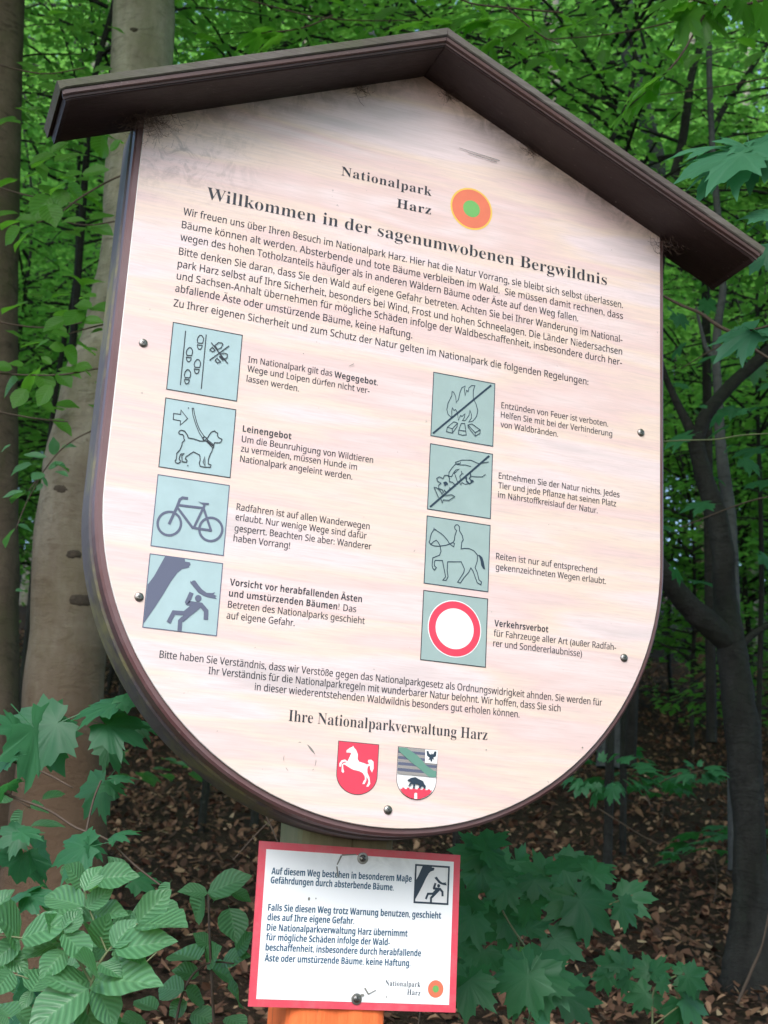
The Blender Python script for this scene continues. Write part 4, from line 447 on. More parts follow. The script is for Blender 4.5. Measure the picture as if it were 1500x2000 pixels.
# ------------------------------------------------------------------ leaf materials
def leaf_material(name, dark, light, trans, vein=None, rough=0.42, tf=0.42, ribs=False):
    m = mat(name, light, rough, 0.45); b = NB(m)
    at = b.new('ShaderNodeAttribute', attribute_name='tint'); oi = b.new('ShaderNodeObjectInfo')
    f = b.math('FRACT', b.math('ADD', at.outputs['Fac'], oi.outputs['Random']))
    c = b.mix(f, dark, light); n = b.noise(b.mapping(), 3.2 if vein else 22, 5, 0.65); c = b.mix(b.math('MULTIPLY', n, 0.45), c, tuple(x*0.55 for x in dark))
    if vein:
        av = b.new('ShaderNodeAttribute', attribute_name='vein'); vf = b.math('POWER', av.outputs['Fac'], 6.0); hgt = av.outputs['Fac']
        if ribs:
            lu = b.new('ShaderNodeAttribute', attribute_name='lu').outputs['Fac']; lv = b.new('ShaderNodeAttribute', attribute_name='lv').outputs['Fac']
            ph = b.math('SUBTRACT', lv, b.math('MULTIPLY', lu, 0.24)); sn = b.math('SINE', b.math('MULTIPLY', ph, 2*math.pi*8)); hgt = b.math('MULTIPLY', b.math('ADD', sn, 1.0), 0.5)
            mid = b.math('LESS_THAN', lu, 0.05); vf = b.math('MAXIMUM', mid, b.math('MULTIPLY', b.math('POWER', hgt, 7.0), 0.8))
            c = b.mix(b.math('MULTIPLY', b.math('POWER', b.math('SUBTRACT', 1.0, hgt), 2.0), 0.45), c, tuple(x*0.45 for x in dark))
        c = b.mix(b.math('MULTIPLY', vf, 0.25), c, vein); b.bump(hgt, 0.35, 0.0035 if ribs else 0.002)
    b.color(c)
    tr = b.new('ShaderNodeBsdfTranslucent'); b.l.new(b.mix(0.75, c, trans), tr.inputs[0])
    mx = b.new('ShaderNodeMixShader'); mx.inputs[0].default_value = tf
    out = [n for n in b.n if n.type == 'OUTPUT_MATERIAL'][0]
    b.l.new(b.b.outputs[0], mx.inputs[1]); b.l.new(tr.outputs[0], mx.inputs[2]); b.l.new(mx.outputs[0], out.inputs[0])
    return m
ML_beech = leaf_material('beech_leaf_green', (0.09, 0.25, 0.12), (0.15, 0.38, 0.19), (0.15, 0.46, 0.06), (0.24, 0.48, 0.24), 0.34, ribs=True)
ML_beechy = leaf_material('backlit_beech_leaf_green', (0.07, 0.22, 0.03), (0.12, 0.32, 0.045), (0.22, 0.60, 0.04), (0.20, 0.42, 0.12), 0.36, 0.5, ribs=True)  # yellower, brighter beech copy: backlit glow put into the colour
ML_maple = leaf_material('maple_leaf_green', (0.03, 0.14, 0.065), (0.055, 0.22, 0.095), (0.07, 0.34, 0.06), (0.10, 0.27, 0.14), 0.5)
ML_maplep = leaf_material('pale_maple_leaf_green', (0.055, 0.20, 0.11), (0.09, 0.28, 0.16), (0.10, 0.40, 0.14), (0.20, 0.42, 0.28), 0.42)
ML_mapley = leaf_material('light_maple_leaf_green', (0.07, 0.23, 0.03), (0.12, 0.33, 0.045), (0.24, 0.62, 0.05), (0.18, 0.42, 0.1), 0.4, 0.55)
ML_back = leaf_material('woodland_leaf_green', (0.04, 0.15, 0.04), (0.14, 0.34, 0.075), (0.32, 0.72, 0.12), None, 0.36, 0.58)
ML_litter = mat('dead_leaf_brown', (0.2, 0.11, 0.07), 0.75, 0.3); _b = NB(ML_litter)
_at = _b.new('ShaderNodeAttribute', attribute_name='tint')
_b.color(_b.ramp(_at.outputs['Fac'], [(0.0, (0.045, 0.022, 0.016)), (0.35, (0.135, 0.068, 0.045)), (0.65, (0.23, 0.125, 0.08)), (0.88, (0.38, 0.24, 0.16)), (1.0, (0.42, 0.32, 0.21))]))
M_stem = wood_paint('stem_brown', (0.05, 0.032, 0.024), (0.10, 0.07, 0.05), 0.7, (1, 1, 1))
M_stemg = wood_paint('green_stem', (0.09, 0.12, 0.05), (0.15, 0.17, 0.08), 0.6, (1, 1, 1))
def tinted(me, vals, name='tint', dom='FACE'):
    a = me.attributes.new(name, 'FLOAT', dom); a.data.foreach_set('value', np.asarray(vals, dtype=np.float32))
# leaf meshes: base at origin, tip along +Y (length 1), upper side +Z
def beech_leaf(seed, nu=7, nv=12):
    r = random.Random(seed); V = []; ve = []
    bend = r.uniform(.05, .22); fold = r.uniform(.10, .28); tw = r.uniform(-.15, .15)
    for j in range(nv+1):
        t = j/nv; hw = 0.35*(math.sin(math.pi*min(1, t**0.80)))**0.70*(1-.55*max(0, t-.62)/.38) if 0 < t < 1 else 0.004
        hw += (0.012 if j % 2 else 0)*(0 < t < 1)
        for i in range(nu):
            x = -1+2*i/(nu-1); yy = t + abs(x)*0.07*math.sin(math.pi*t)
            z = fold*abs(x)*hw - bend*t*t + 0.02*math.sin(t*9+seed)*abs(x)*(hw/.33) + tw*x*hw*t
            V.append((x*hw, yy, z)); ve.append((abs(x), t))
    F = [[j*nu+i, j*nu+i+1, (j+1)*nu+i+1, (j+1)*nu+i] for j in range(nv) for i in range(nu-1)]
    V += [(0, -.12, -.015), (.008, -.12, -.015), (.006, 0.02, 0), (-.006, .02, 0)]; k = len(V); F.append([k-4, k-3, k-2, k-1]); ve += [(0, 0)]*4
    return V, F, ve
def maple_leaf(seed):
    r = random.Random(seed); V = [(0, 0, 0)]; ve = [1.0]; F = []
    # half outline of a Norway maple leaf (angle from the tip, radius, on-a-vein)
    half = [(0, 1.0, 1), (6, .83, 0), (11, .76, .2), (14, .80, .5), (18, .66, 0), (23, .57, 0), (28, .63, 0), (31, .76, .2), (33, .70, .1), (38, .88, .6), (43, .95, 1), (46, .78, .4), (51, .74, .2), (55, .80, .3), (61, .66, 0), (69, .54, 0), (79, .60, 0), (84, .62, .3), (92, .70, 1), (96, .55, .3), (104, .56, .2), (112, .44, 0), (124, .36, 0), (135, .36, .4), (143, .40, .8), (152, .28, 0), (170, .08, 0)]
    out = [(a, q*r.uniform(.96, 1.04), v) for a, q, v in half]; left = [(-a, q*r.uniform(.94, 1.05), v) for a, q, v in half[1:]]
    ol = sorted(out+left, key=lambda t: t[0]); droop = r.uniform(.10, .28); cup = r.uniform(.02, .10)
    veins = (-143, -92, -43, 0, 43, 92, 143)
    for k, fr in enumerate((0.5, 1.0)):
        for (a, q, v) in ol:
            x = math.sin(R(a))*q*fr; y = math.cos(R(a))*q*fr*.98; rr = q*fr
            dv = min(abs(a-z) for z in veins)
            z = -droop*rr*rr + cup*math.sin(R(a)*3)*rr*.5 + .05*min(dv, 18)/18*rr + .012*math.sin(a*.7+seed)*rr
            V.append((x, y, z)); ve.append(v*0.95 if fr == 1 else (0.95 if dv < 4 else 0.35))
    n = len(ol)
    for i in range(n-1):
        F.append([0, 1+i+1, 1+i]); F.append([1+i, 1+i+1, 1+n+i+1, 1+n+i])
    b = len(V); V += [(-.008, 0, -.01), (.008, 0, -.01), (.008, -.55, -.10), (-.008, -.55, -.10)]; F.append([b, b+1, b+2, b+3]); ve += [1]*4
    return V, F, ve
def leaf_mesh(name, gen, seed, m):
    V, F, ve = gen(seed); me = bpy.data.meshes.new(name); me.from_pydata(V, [], F); me.materials.append(m)
    me.polygons.foreach_set('use_smooth', [True]*len(F)); tinted(me, [0.0]*len(F))
    if isinstance(ve[0], tuple): tinted(me, [q[0] for q in ve], 'lu', 'POINT'); tinted(me, [q[1] for q in ve], 'lv', 'POINT')
    else: tinted(me, ve, 'vein', 'POINT')
    me.update(); return me
BL = [leaf_mesh('beech_leaf', beech_leaf, s, ML_beech) for s in range(5)]
BLY = [leaf_mesh('beech_leaf', beech_leaf, s, ML_beechy) for s in range(5)]
MLY = [leaf_mesh('maple_leaf', maple_leaf, s, ML_mapley) for s in range(5)]
MLP = [leaf_mesh('maple_leaf', maple_leaf, s, ML_maplep) for s in range(5)]
KIND = {}
MLF = [leaf_mesh('maple_leaf', maple_leaf, s, ML_maple) for s in range(5)]
KIND.update(b=BL, m=MLF, B=BLY, M=MLY, P=MLP)
def put_leaf(parent, meshes, base, tip, up, width=1.0, roll=0.0, i=None):
    base, tip = Vector(base), Vector(tip); L = (tip-base).length; y = (tip-base)/L
    z = (up-y*up.dot(y)).normalized(); z = (Matrix.Rotation(roll, 3, y) @ z); x = y.cross(z)
    me = meshes[random.randrange(len(meshes)) if i is None else i]
    o = bpy.data.objects.new('leaf', me); COL.objects.link(o); o.parent = parent
    mt = Matrix.Identity(4); off = topof(parent).location
    for k in range(3): mt[k][0] = x[k]*L*width; mt[k][1] = y[k]*L; mt[k][2] = z[k]*L; mt[k][3] = base[k]-off[k]
    o.matrix_local = mt; return o
def tube(name, pts, radii, m, parent, k=6, wob=0.0, res=4, smooth=True, seed=0, ell=None):
    pts = [Vector(p) for p in pts]; Q = []; Rr = []
    n = len(pts)
    for i in range(n-1):
        p0 = pts[max(0, i-1)]; p1 = pts[i]; p2 = pts[i+1]; p3 = pts[min(n-1, i+2)]
        for s in range(res):
            t = s/res; Q.append(0.5*((2*p1)+(p2-p0)*t+(2*p0-5*p1+4*p2-p3)*t*t+(3*p1-p0-3*p2+p3)*t**3)); Rr.append(radii[i]*(1-t)+radii[i+1]*t)
    Q.append(pts[-1]); Rr.append(radii[-1]); V = []; F = []
    d = (Q[1]-Q[0]).normalized(); a = d.orthogonal().normalized()
    for i, q in enumerate(Q):
        d = (Q[min(i+1, len(Q)-1)]-Q[max(i-1, 0)]).normalized(); a = (a-d*a.dot(d)).normalized(); b = d.cross(a)
        for j in range(k):
            an = 2*math.pi*j/k; dr = a*math.cos(an)+b*math.sin(an); rr = Rr[i]
            if wob: rr *= 1+wob*noise.noise(q*1.6/max(.15, Rr[i]*4)+dr*1.2+Vector((seed, 0, 0)))+wob*.35*noise.noise(q*9+dr*2)
            V.append(tuple(q+dr*rr))
    for i in range(len(Q)-1):
        for j in range(k): F.append([i*k+j, i*k+(j+1) % k, (i+1)*k+(j+1) % k, (i+1)*k+j])
    F.append([(len(Q)-1)*k+j for j in range(k)])
    if parent is None: return V, F
    return obj(name, V, F, m, parent, smooth=smooth)
# ------------------------------------------------------------------ leaf litter
n = 70000
s_ = 2.2+19*rng.random(n)**1.35; lat = (rng.random(n)-0.5)*(s_*0.62+3.0)
Hx, Hy = HEAD.x, HEAD.y
X = CAM.x+s_*Hx+lat*Hy; Y = CAM.y+s_*Hy-lat*Hx
Lf = rng.uniform(.018, .056, n); yaw = rng.uniform(0, 6.283, n); pit = rng.normal(0, .38, n); rol = rng.normal(0, .38, n); cur = rng.uniform(-.25, .45, n)
shape = np.array([(0, -.5), (.33, -.16), (.20, .26), (0, .5), (-.26, .20), (-.28, -.20)])
Vn = np.zeros((n, 6, 3)); cy, sy = np.cos(yaw), np.sin(yaw)
for k, (a, b) in enumerate(shape):
    lx = a*Lf; ly = b*Lf; lz = cur*Lf*(abs(a)*2.2)+np.tan(np.clip(pit, -.9, .9))*ly+np.tan(np.clip(rol, -.9, .9))*lx
    Vn[:, k, 0] = X+lx*cy-ly*sy; Vn[:, k, 1] = Y+lx*sy+ly*cy; Vn[:, k, 2] = lz
gz = np.array([ground_z(float(a), float(b)) for a, b in zip(X, Y)])+rng.random(n)*.035+.008
Vn[:, :, 2] += gz[:, None]+0.255*0
Vn[:, :, 2] += 0.255*((Vn[:, :, 0]-X[:, None])*Hx+(Vn[:, :, 1]-Y[:, None])*Hy)
idx = np.arange(n)[:, None]*6; Fn = np.concatenate([idx+np.array([0, 1, 2, 3]), idx+np.array([0, 3, 4, 5])], 1).reshape(-1, 4)
me = bpy.data.meshes.new('leaf_litter'); me.from_pydata(Vn.reshape(-1, 3).tolist(), [], Fn.tolist()); me.materials.append(ML_litter)
tinted(me, np.repeat(np.clip(rng.beta(0.9, 1.9, n), 0, 1), 2)); o = bpy.data.objects.new('leaf_litter', me); COL.objects.link(o); tag(o, 'brown dead beech leaves covering the forest floor', 'leaf litter', kind='stuff')
# ------------------------------------------------------------------ bark
def bark(name, c1, c2, c3, sc=1.0, moss=None, low=None, bmp=.014):
    m = mat(name, c1, 0.8, 0.25); b = NB(m); v = b.mapping((3*sc, 3*sc, 1.1*sc))
    n = b.noise(v, 2.2, 7, 0.62, 0.4); fine = b.noise(b.mapping(), 42, 8, 0.72); flk = b.noise(b.mapping((1, 1, 2.6)), 11, 5, 0.7, 0.8)
    c = b.ramp(n, [(0.3, c2), (0.5, c1), (0.72, c3)]); c = b.mix(b.math('MULTIPLY', b.ramp(fine, b.g((0.4, 0.7))), 0.35), c, tuple(x*.5 for x in c1))
    c = b.mix(b.math('MULTIPLY', b.ramp(flk, b.g((0.52, 0.68))), 0.75), c, tuple(x*.5 for x in c2))
    c = b.mix(b.math('MULTIPLY', b.ramp(b.noise(b.mapping((1, 1, .35), loc=(4, 2, 0)), 5.5, 5, 0.6), b.g((0.52, 0.68))), 0.5), c, (c3[0]*1.1, c3[1]*1.12, c3[2]*1.1))
    if moss: c = b.mix(b.ramp(b.noise(b.mapping((1, 1, .5)), 3.0, 6, 0.7), b.g((0.48, 0.66))), c, moss)
    if low:
        tc = b.new('ShaderNodeTexCoord'); sx = b.new('ShaderNodeSeparateXYZ'); b.l.new(tc.outputs['Object'], sx.inputs[0])
        f = b.math('ADD', sx.outputs[2], b.math('MULTIPLY', b.noise(b.mapping((2, 2, .8)), 2.0, 5, 0.7), 1.6)); mr = b.new('ShaderNodeMapRange')
        b.l.new(f, mr.inputs[0]); mr.inputs[1].default_value = low[1]; mr.inputs[2].default_value = low[2]; mr.inputs[3].default_value = 1; mr.inputs[4].default_value = 0
        c = b.mix(mr.outputs[0], c, low[0])
    b.color(c); b.bump(b.math('ADD', b.math('MULTIPLY', fine, 0.6), b.math('MULTIPLY', flk, 0.8)), 0.7, bmp); return m
B_beech = bark('smooth_beech_bark', (0.31, 0.285, 0.235), (0.19, 0.165, 0.125), (0.42, 0.39, 0.33), moss=(0.19, 0.19, 0.12), low=((0.105, 0.066, 0.042), 1.7, 3.5))
B_brown = bark('brown_bark', (0.11, 0.082, 0.062), (0.065, 0.047, 0.036), (0.16, 0.125, 0.095), moss=(0.08, 0.08, 0.04), low=((0.06, 0.033, 0.02), 0.6, 2.4))
B_dark = bark('dark_maple_bark', (0.024, 0.023, 0.022), (0.012, 0.011, 0.011), (0.05, 0.05, 0.05), moss=(0.025, 0.03, 0.024), bmp=.04)
B_grey = bark('grey_bark', (0.08, 0.085, 0.092), (0.05, 0.053, 0.06), (0.115, 0.12, 0.13))
B_pale = bark('pale_bark', (0.26, 0.25, 0.21), (0.18, 0.17, 0.14), (0.33, 0.31, 0.27), moss=(0.16, 0.18, 0.09))
def trunk_line(pts, s):
    """pts: (px, py, radius px) on an upright sheet s metres ahead; returns places and radii"""
    out = []; rr = []
    for (x, y, r) in pts:
        ss = s[len(out)] if isinstance(s, (list, tuple)) else s
        p = spot(x, y, ss); d = (p-CAM).dot(AX_F); out.append(p); rr.append(r*d/2793.6)
    return out, rr
def tree(name, label, cat, parts, group=None):
    """parts: (part name, picture line, distance, bark, wobble)"""
    p0, _ = trunk_line(parts[0][1][:1], parts[0][2]); t = root(name, (p0[0].x, p0[0].y, p0[0].z), label, cat, group)
    for (nm, line, s, bk, wob) in parts:
        q, rr = trunk_line(line, s); tube(nm, q, rr, bk, t, k=20 if max(a[2] for a in line) > 12 else 8, wob=wob, res=8 if nm == 'trunk' else 5, seed=len(line))
    return t
bt = tree('beech_tree', 'pale smooth barked beech leaning right, just left of the welcome board', 'tree',
     [('trunk', [(70, 2090, 190), (80, 1960, 140), (100, 1800, 110), (112, 1600, 93), (122, 1400, 80), (133, 1230, 75), (150, 1080, 84), (180, 920, 98), (205, 790, 92), (240, 640, 74), (258, 480, 61), (268, 300, 60), (277, 120, 59), (283, -60, 58), (290, -300, 55), (300, -900, 45)], 4.8, B_beech, .07)])
from mathutils.bvhtree import BVHTree
knot = mat('dark_knot', (0.03, 0.022, 0.016), 0.95); _b = NB(knot); _n = _b.noise(_b.mapping(), 60, 5, 0.7); _b.color(_b.mix(_n, (0.012, 0.009, 0.007), (0.10, 0.075, 0.055))); _b.bump(_n, 0.8, 0.01)
_tr = [c for c in bt.children][0]; _bv = BVHTree.FromPolygons([v.co.copy() for v in _tr.data.vertices], [list(p.vertices) for p in _tr.data.polygons])
for (x, y, rx, ry) in ((112, 832, 22, 15), (95, 795, 26, 7), (160, 1172, 24, 11), (262, 58, 8, 4), (118, 955, 13, 7), (145, 1082, 14, 8), (66, 1118, 7, 8)):
    V = []; F = []; n_ = 22; ok = True
    for j, (q0, lift) in enumerate(((0, .003), (.5, .003), (1.0, .0015), (1.15, -.004))):
        for i in range(1 if j == 0 else n_):
            a_ = 2*math.pi*i/n_; q = q0*(1+.45*noise.noise(Vector((math.cos(a_)*2+x, math.sin(a_)*2, y))))
            d = (spot(x+rx*q*math.cos(a_), y+ry*q*math.sin(a_), 4.8)-CAM).normalized(); hit = _bv.ray_cast(CAM-bt.location, d)
            if hit[0] is None: ok = False; break
            V.append(tuple(hit[0]+bt.location-d*lift))
    if not ok: continue
    for i in range(n_):
        F.append([0, 1+i, 1+(i+1) % n_])
        for j in (0, 1): F.append([1+j*n_+i, 1+(j+1)*n_+i, 1+(j+1)*n_+(i+1) % n_, 1+j*n_+(i+1) % n_])
    obj('bark_scar', V, F, knot, bt, smooth=True)
tree('old_tree', 'brown rough barked trunk cut by the left edge of the view', 'tree',
     [('trunk', [(-30, 2060, 110), (-30, 1800, 84), (-28, 1400, 66), (-24, 1100, 60), (-22, 800, 56), (-18, 500, 54), (-14, 200, 55), (-10, -60, 58), (-5, -600, 50)], 5.4, B_brown, .06)])
tree('forked_maple_tree', 'dark forked tree with a thick low limb, right of the welcome board', 'tree',
     [('trunk', [(1482, 2080, 92), (1476, 1950, 74), (1470, 1860, 54), (1467, 1790, 40), (1466, 1700, 33), (1462, 1600, 31), (1449, 1430, 35), (1436, 1320, 31), (1424, 1230, 27), (1415, 1150, 22), (1412, 1080, 22), (1398, 1000, 21), (1377, 940, 18), (1362, 880, 16), (1358, 850, 17)], 5.2, B_dark, .10),
      ('limb', [(1428, 1262, 22), (1392, 1225, 25), (1352, 1190, 24), (1318, 1150, 21), (1290, 1110, 18), (1250, 1050, 15), (1190, 950, 11)], [5.2, 5.15, 5.1, 5.05, 5.0, 4.95, 4.9], B_dark, .10),
      ('limb', [(1360, 862, 14), (1376, 815, 14), (1402, 780, 13), (1440, 740, 12), (1480, 705, 12), (1540, 650, 11), (1640, 560, 9), (1760, 480, 5)], 5.2, B_dark, .08),
      ('limb', [(1355, 858, 12), (1343, 828, 10), (1326, 795, 8), (1312, 765, 7), (1298, 730, 6), (1270, 640, 4)], 5.2, B_dark, .06),
      ('limb', [(1448, 1262, 8), (1470, 1240, 7), (1500, 1222, 6), (1560, 1200, 4)], 5.2, B_dark, .06)])
tree('slender_maple_tree', 'slim grey tree standing just behind the dark forked tree', 'tree',
     [('trunk', [(1440, 1700, 18), (1436, 1400, 17), (1430, 1150, 14), (1424, 1000, 13), (1413, 920, 12), (1406, 850, 10), (1402, 760, 9), (1398, 690, 8), (1404, 620, 8), (1412, 560, 7), (1405, 450, 7), (1392, 300, 6), (1385, 100, 6), (1390, -60, 5)], 6.3, B_grey, .08),
      ('limb', [(1400, 700, 8), (1382, 685, 5), (1372, 655, 4), (1360, 600, 3)], 6.3, B_grey, .05)])
tree('slender_grey_tree', 'slim grey trunk curving up behind the right roof slope', 'tree',
     [('trunk', [(1190, 1500, 26), (1235, 900, 22), (1272, 500, 18), (1284, 330, 16), (1266, 250, 16), (1248, 180, 16), (1236, 130, 18), (1222, 60, 20), (1214, 0, 21), (1204, -80, 21), (1190, -500, 18)], 8.5, B_grey, .05)])
tree('dark_sapling', 'thin dark stem rising from behind the right end of the roof', 'tree',
     [('trunk', [(1230, 1500, 12), (1262, 800, 11), (1300, 420, 10), (1318, 340, 10), (1332, 280, 9), (1342, 210, 9), (1350, 150, 8), (1368, 90, 7), (1376, 40, 6), (1380, -60, 5)], 6.8, B_dark, .06)])
tree('leaning_sapling', 'thin dark stem leaning right above the right end of the roof', 'tree',
     [('trunk', [(1390, 1450, 11), (1380, 700, 9), (1376, 350, 7), (1384, 285, 6), (1398, 245, 6), (1418, 205, 6), (1450, 160, 5), (1480, 115, 5), (1510, 70, 4), (1580, -30, 3)], 7.4, B_dark, .06)])
tree('bluish_grey_tree', 'narrow bluish grey trunk above the left roof slope near the ridge', 'tree',
     [('trunk', [(738, 1500, 17), (730, 600, 15), (724, 250, 13), (722, 60, 13), (719, 0, 13), (716, -60, 12), (712, -400, 11)], 12.0, B_grey, .05)])
tree('pale_far_tree', 'pale far trunk above the right roof slope near the ridge', 'tree',
     [('trunk', [(1105, 1500, 20), (1092, 600, 18), (1084, 200, 17), (1078, 60, 16), (1074, -60, 16), (1068, -400, 14)], 15.0, B_pale, .05)])
tree('fallen_twig', 'thin brown branch slanting down to the right below the roof end', 'branch',
     [('trunk', [(1296, 578, 2.5), (1330, 596, 3.2), (1368, 612, 3.4), (1402, 636, 4.2), (1440, 656, 3.6), (1480, 686, 3), (1530, 716, 2.5)], 3.4, M_stem, .05)])
tree('thin_twig', 'hair thin pale twig running level across the gap right of the board', 'twig',
     [('trunk', [(1290, 862, 1.2), (1340, 860, 1.5), (1400, 858, 1.5), (1450, 850, 1.5), (1520, 846, 1.2)], 3.6, M_stemg, .0)])
# ------------------------------------------------------------------ understorey trees: crowns of flat leaf sprays
def crown_mesh(name, seed, sprays=46, rad=1.75, h=3.2, leaf=.075, per=78):
    r = np.random.default_rng(seed); VV = []; FF = []; TT = []; wood = []; nb_ = 0
    for k in range(sprays):
        z = h*(k+.5)/sprays+r.normal(0, .12); a = r.uniform(0, 6.283); Rz = rad*(0.55+.6*math.sin(math.pi*min(1, (z/h*.85+.12))))*r.uniform(.6, 1.05)
        ca, sa = math.cos(a), math.sin(a); rise = r.uniform(-.12, .28); tilt = r.normal(0, .16)
        n = int(per*r.uniform(.6, 1.3)); t = r.random(n)**.7; side = r.normal(0, .30, n)*(0.35+t)*.75
        x = t*Rz; y = side*Rz*.55; zz = z+rise*t*Rz-0.16*(t**2)*Rz-abs(y)*.18+tilt*y+r.normal(0, .025, n)
        px = x*ca-y*sa; py = x*sa+y*ca
        L = leaf*r.uniform(.6, 1.0)*r.uniform(.7, 1.5, n); yw = a+r.normal(0, .9, n)+np.sign(side)*.6; dp = r.normal(-.18, .28, n); rl = r.normal(0, .33, n)
        c, s = np.cos(yw), np.sin(yw)
        for q, (u, v, wz) in enumerate([(0, 0, 0), (.5, .31, .05), (1, 0, -.06), (.5, -.31, .05)]):
            lx = u*L; ly = v*L; lz = wz*L+np.sin(dp)*lx+np.sin(rl)*ly
            VV.append(np.stack([px+lx*c-ly*s, py+lx*s+ly*c, zz+lz], 1))
        base = nb_; ids = np.arange(n)
        FF.append(np.stack([base+ids, base+n+ids, base+2*n+ids, base+3*n+ids], 1)); nb_ += 4*n; TT.append(r.random(n)*.999)
        wood.append((z, a, Rz, rise))
    me = bpy.data.meshes.new(name); me.from_pydata(np.concatenate(VV).tolist(), [], np.concatenate(FF).tolist()); me.materials.append(ML_back); tinted(me, np.concatenate(TT)); me.update()
    return me, wood
def wood_mesh(name, wood, h, seed, m):
    r = random.Random(seed); V = []; F = []
    def add(p, rr, k=5):
        v, f = tube('', p, rr, None, None, k=k, wob=.05, res=3, seed=seed); b = len(V); V.extend(v); F.extend([[i+b for i in q] for q in f])
    add([(0, 0, -10), (.05, 0, -6), (0, .06, -3)]+[(r.uniform(-.05, .05)*i, r.uniform(-.05, .05)*i, -1.2+(h+1.0)*i/5) for i in range(6)], [.026, .025, .024]+[.023-.003*i for i in range(6)], 7)
    for (z, a, Rz, rise) in wood:
        ca, sa = math.cos(a), math.sin(a); add([(0, 0, z-.15), (ca*Rz*.45, sa*Rz*.45, z+rise*.45*Rz-.03*Rz), (ca*Rz*.9, sa*Rz*.9, z+rise*.9*Rz-.13*Rz)], [.014, .008, .003], 4)
    me = bpy.data.meshes.new(name); me.from_pydata(V, [], F); me.materials.append(m); me.update(); return me
CM = []
for s in range(5):
    c, wd = crown_mesh('crown', 40+s); CM.append((c, wood_mesh('trunk', wd, 3.2, 40+s, B_dark)))
def understorey(x, y, z, sc, yaw, k, label, group, name='young_beech'):
    t = root(name, (x, y, z), label, 'tree', group); t.rotation_euler = (0, 0, yaw); t.scale = (sc, sc, sc)
    c = bpy.data.objects.new('crown', CM[k][0]); COL.objects.link(c); c.parent = t; c['kind'] = 'stuff'
    b = bpy.data.objects.new('trunk', CM[k][1]); COL.objects.link(b); b.parent = t
    return t
def at_lat(s, l): return CAM.x+s*Hx+l*Hy, CAM.y+s*Hy-l*Hx
r = random.Random(11); cnt = 0
for (s0, s1, num, zlo, zhi, sc0, sc1) in UNDER:
    for i in range(num):
        s = r.uniform(s0, s1); half = s*.34+1.2; l = (-1+2*(i+r.random())/num)*half; x, y = at_lat(s, l)
        g = ground_z(x, y); z = g+r.uniform(zlo, zhi)
        side = 'left' if l < -s*.10 else ('right' if l > s*.12 else 'mid')
        lab = {'left': 'leafy understorey tree in the green mass left of the welcome board', 'mid': 'leafy tree in the bright green mass above the roof of the board', 'right': 'leafy understorey tree in the green mass right of the welcome board'}[side]
        understorey(x, y, z, r.uniform(sc0, sc1), r.uniform(0, 6.28), r.randrange(5), lab, 'understorey trees '+{'left': 'left of the board', 'mid': 'above the roof', 'right': 'right of the board'}[side]); cnt += 1
# unseen canopy added to shade the background: leaf clumps, open over the camera
def canopy(n, seed):
    r = np.random.default_rng(seed); s = r.uniform(0.3, 40, n); l = (r.random(n)-.5)*2*(s*.8+10)
    gx = CAM.x+s*Hx+l*Hy; gy = CAM.y+s*Hy-l*Hx; h = np.maximum(4.3, 2.6+.84*s)+r.uniform(0, 3.5, n)
    cl = np.array([noise.noise(Vector((a*.5, b*.5, 5))) for a, b in zip(gx, gy)]); keep = (cl > -.30) & ((s < 11) | (r.random(n) < .12)); gx, gy, h = gx[keep], gy[keep], h[keep]; n = len(gx)
    L = r.uniform(.16, .42, n); yw = r.uniform(0, 6.28, n); dp = r.normal(0, .3, n); rl = r.normal(0, .3, n); c, si = np.cos(yw), np.sin(yw); VV = []
    for (u, v) in ((-.5, 0), (0, .38), (.5, 0), (0, -.38)):
        lx, ly = u*L, v*L; VV.append(np.stack([gx+lx*c-ly*si, gy+lx*si+ly*c, h+np.sin(dp)*lx+np.sin(rl)*ly], 1))
    ids = np.arange(n); F = np.stack([ids, n+ids, 2*n+ids, 3*n+ids], 1)
    me = bpy.data.meshes.new('shade_canopy'); me.from_pydata(np.concatenate(VV).tolist(), [], F.tolist()); me.materials.append(ML_back); tinted(me, r.random(n)*.999)
    o = bpy.data.objects.new('shade_canopy', me); COL.objects.link(o); tag(o, 'unseen leafy canopy added high over the forest to shade it', 'canopy', kind='stuff')
canopy(CANOPY_N, 5)
for (x, y, z, q, k) in ((2.05, -1.3, 1.2, .85, 0), (2.6, -0.4, 3.4, .9, 1), (1.3, -2.6, 3.4, .8, 2), (2.2, -2.8, 1.2, .85, 3), (3.2, -4.4, 1.2, 1.2, 4), (4.2, -6.2, 1.0, 1.5, 1), (1.4, -7.5, 3.6, 1.3, 2), (-1.2, -8.5, 4.2, 1.3, 0)):  # out-of-view trees added to dim the board and darken its reflections
    tt = understorey(x, y, z, q, k*1.7, k, 'unseen leafy tree added beside and behind the camera to shade the board', 'unseen shade trees'); tt['category'] = 'tree'
# tall trunks behind
FAR = [(20, -4.6, .12), (24, 1.2, .15), (19, 4.4, .10), (26, 6.9, .15), (22, -1.8, .11), (28, -7.0, .16)]
for i, (s, l, q) in enumerate(FAR):
    x, y = at_lat(s, l); g = ground_z(x, y); t = root('tall_tree', (x, y, g), 'pale tall beech trunk far back among the green leaves', 'tree', 'far tall trunks')
    tube('trunk', [(x, y, g-.2), (x+r.uniform(-.2, .2), y, g+3), (x+r.uniform(-.4, .4), y, g+7), (x+r.uniform(-.6, .6), y, g+13)], [q*1.3, q, q*.9, q*.6], B_pale if i % 2 else B_beech, t, k=12, wob=.06, seed=i)
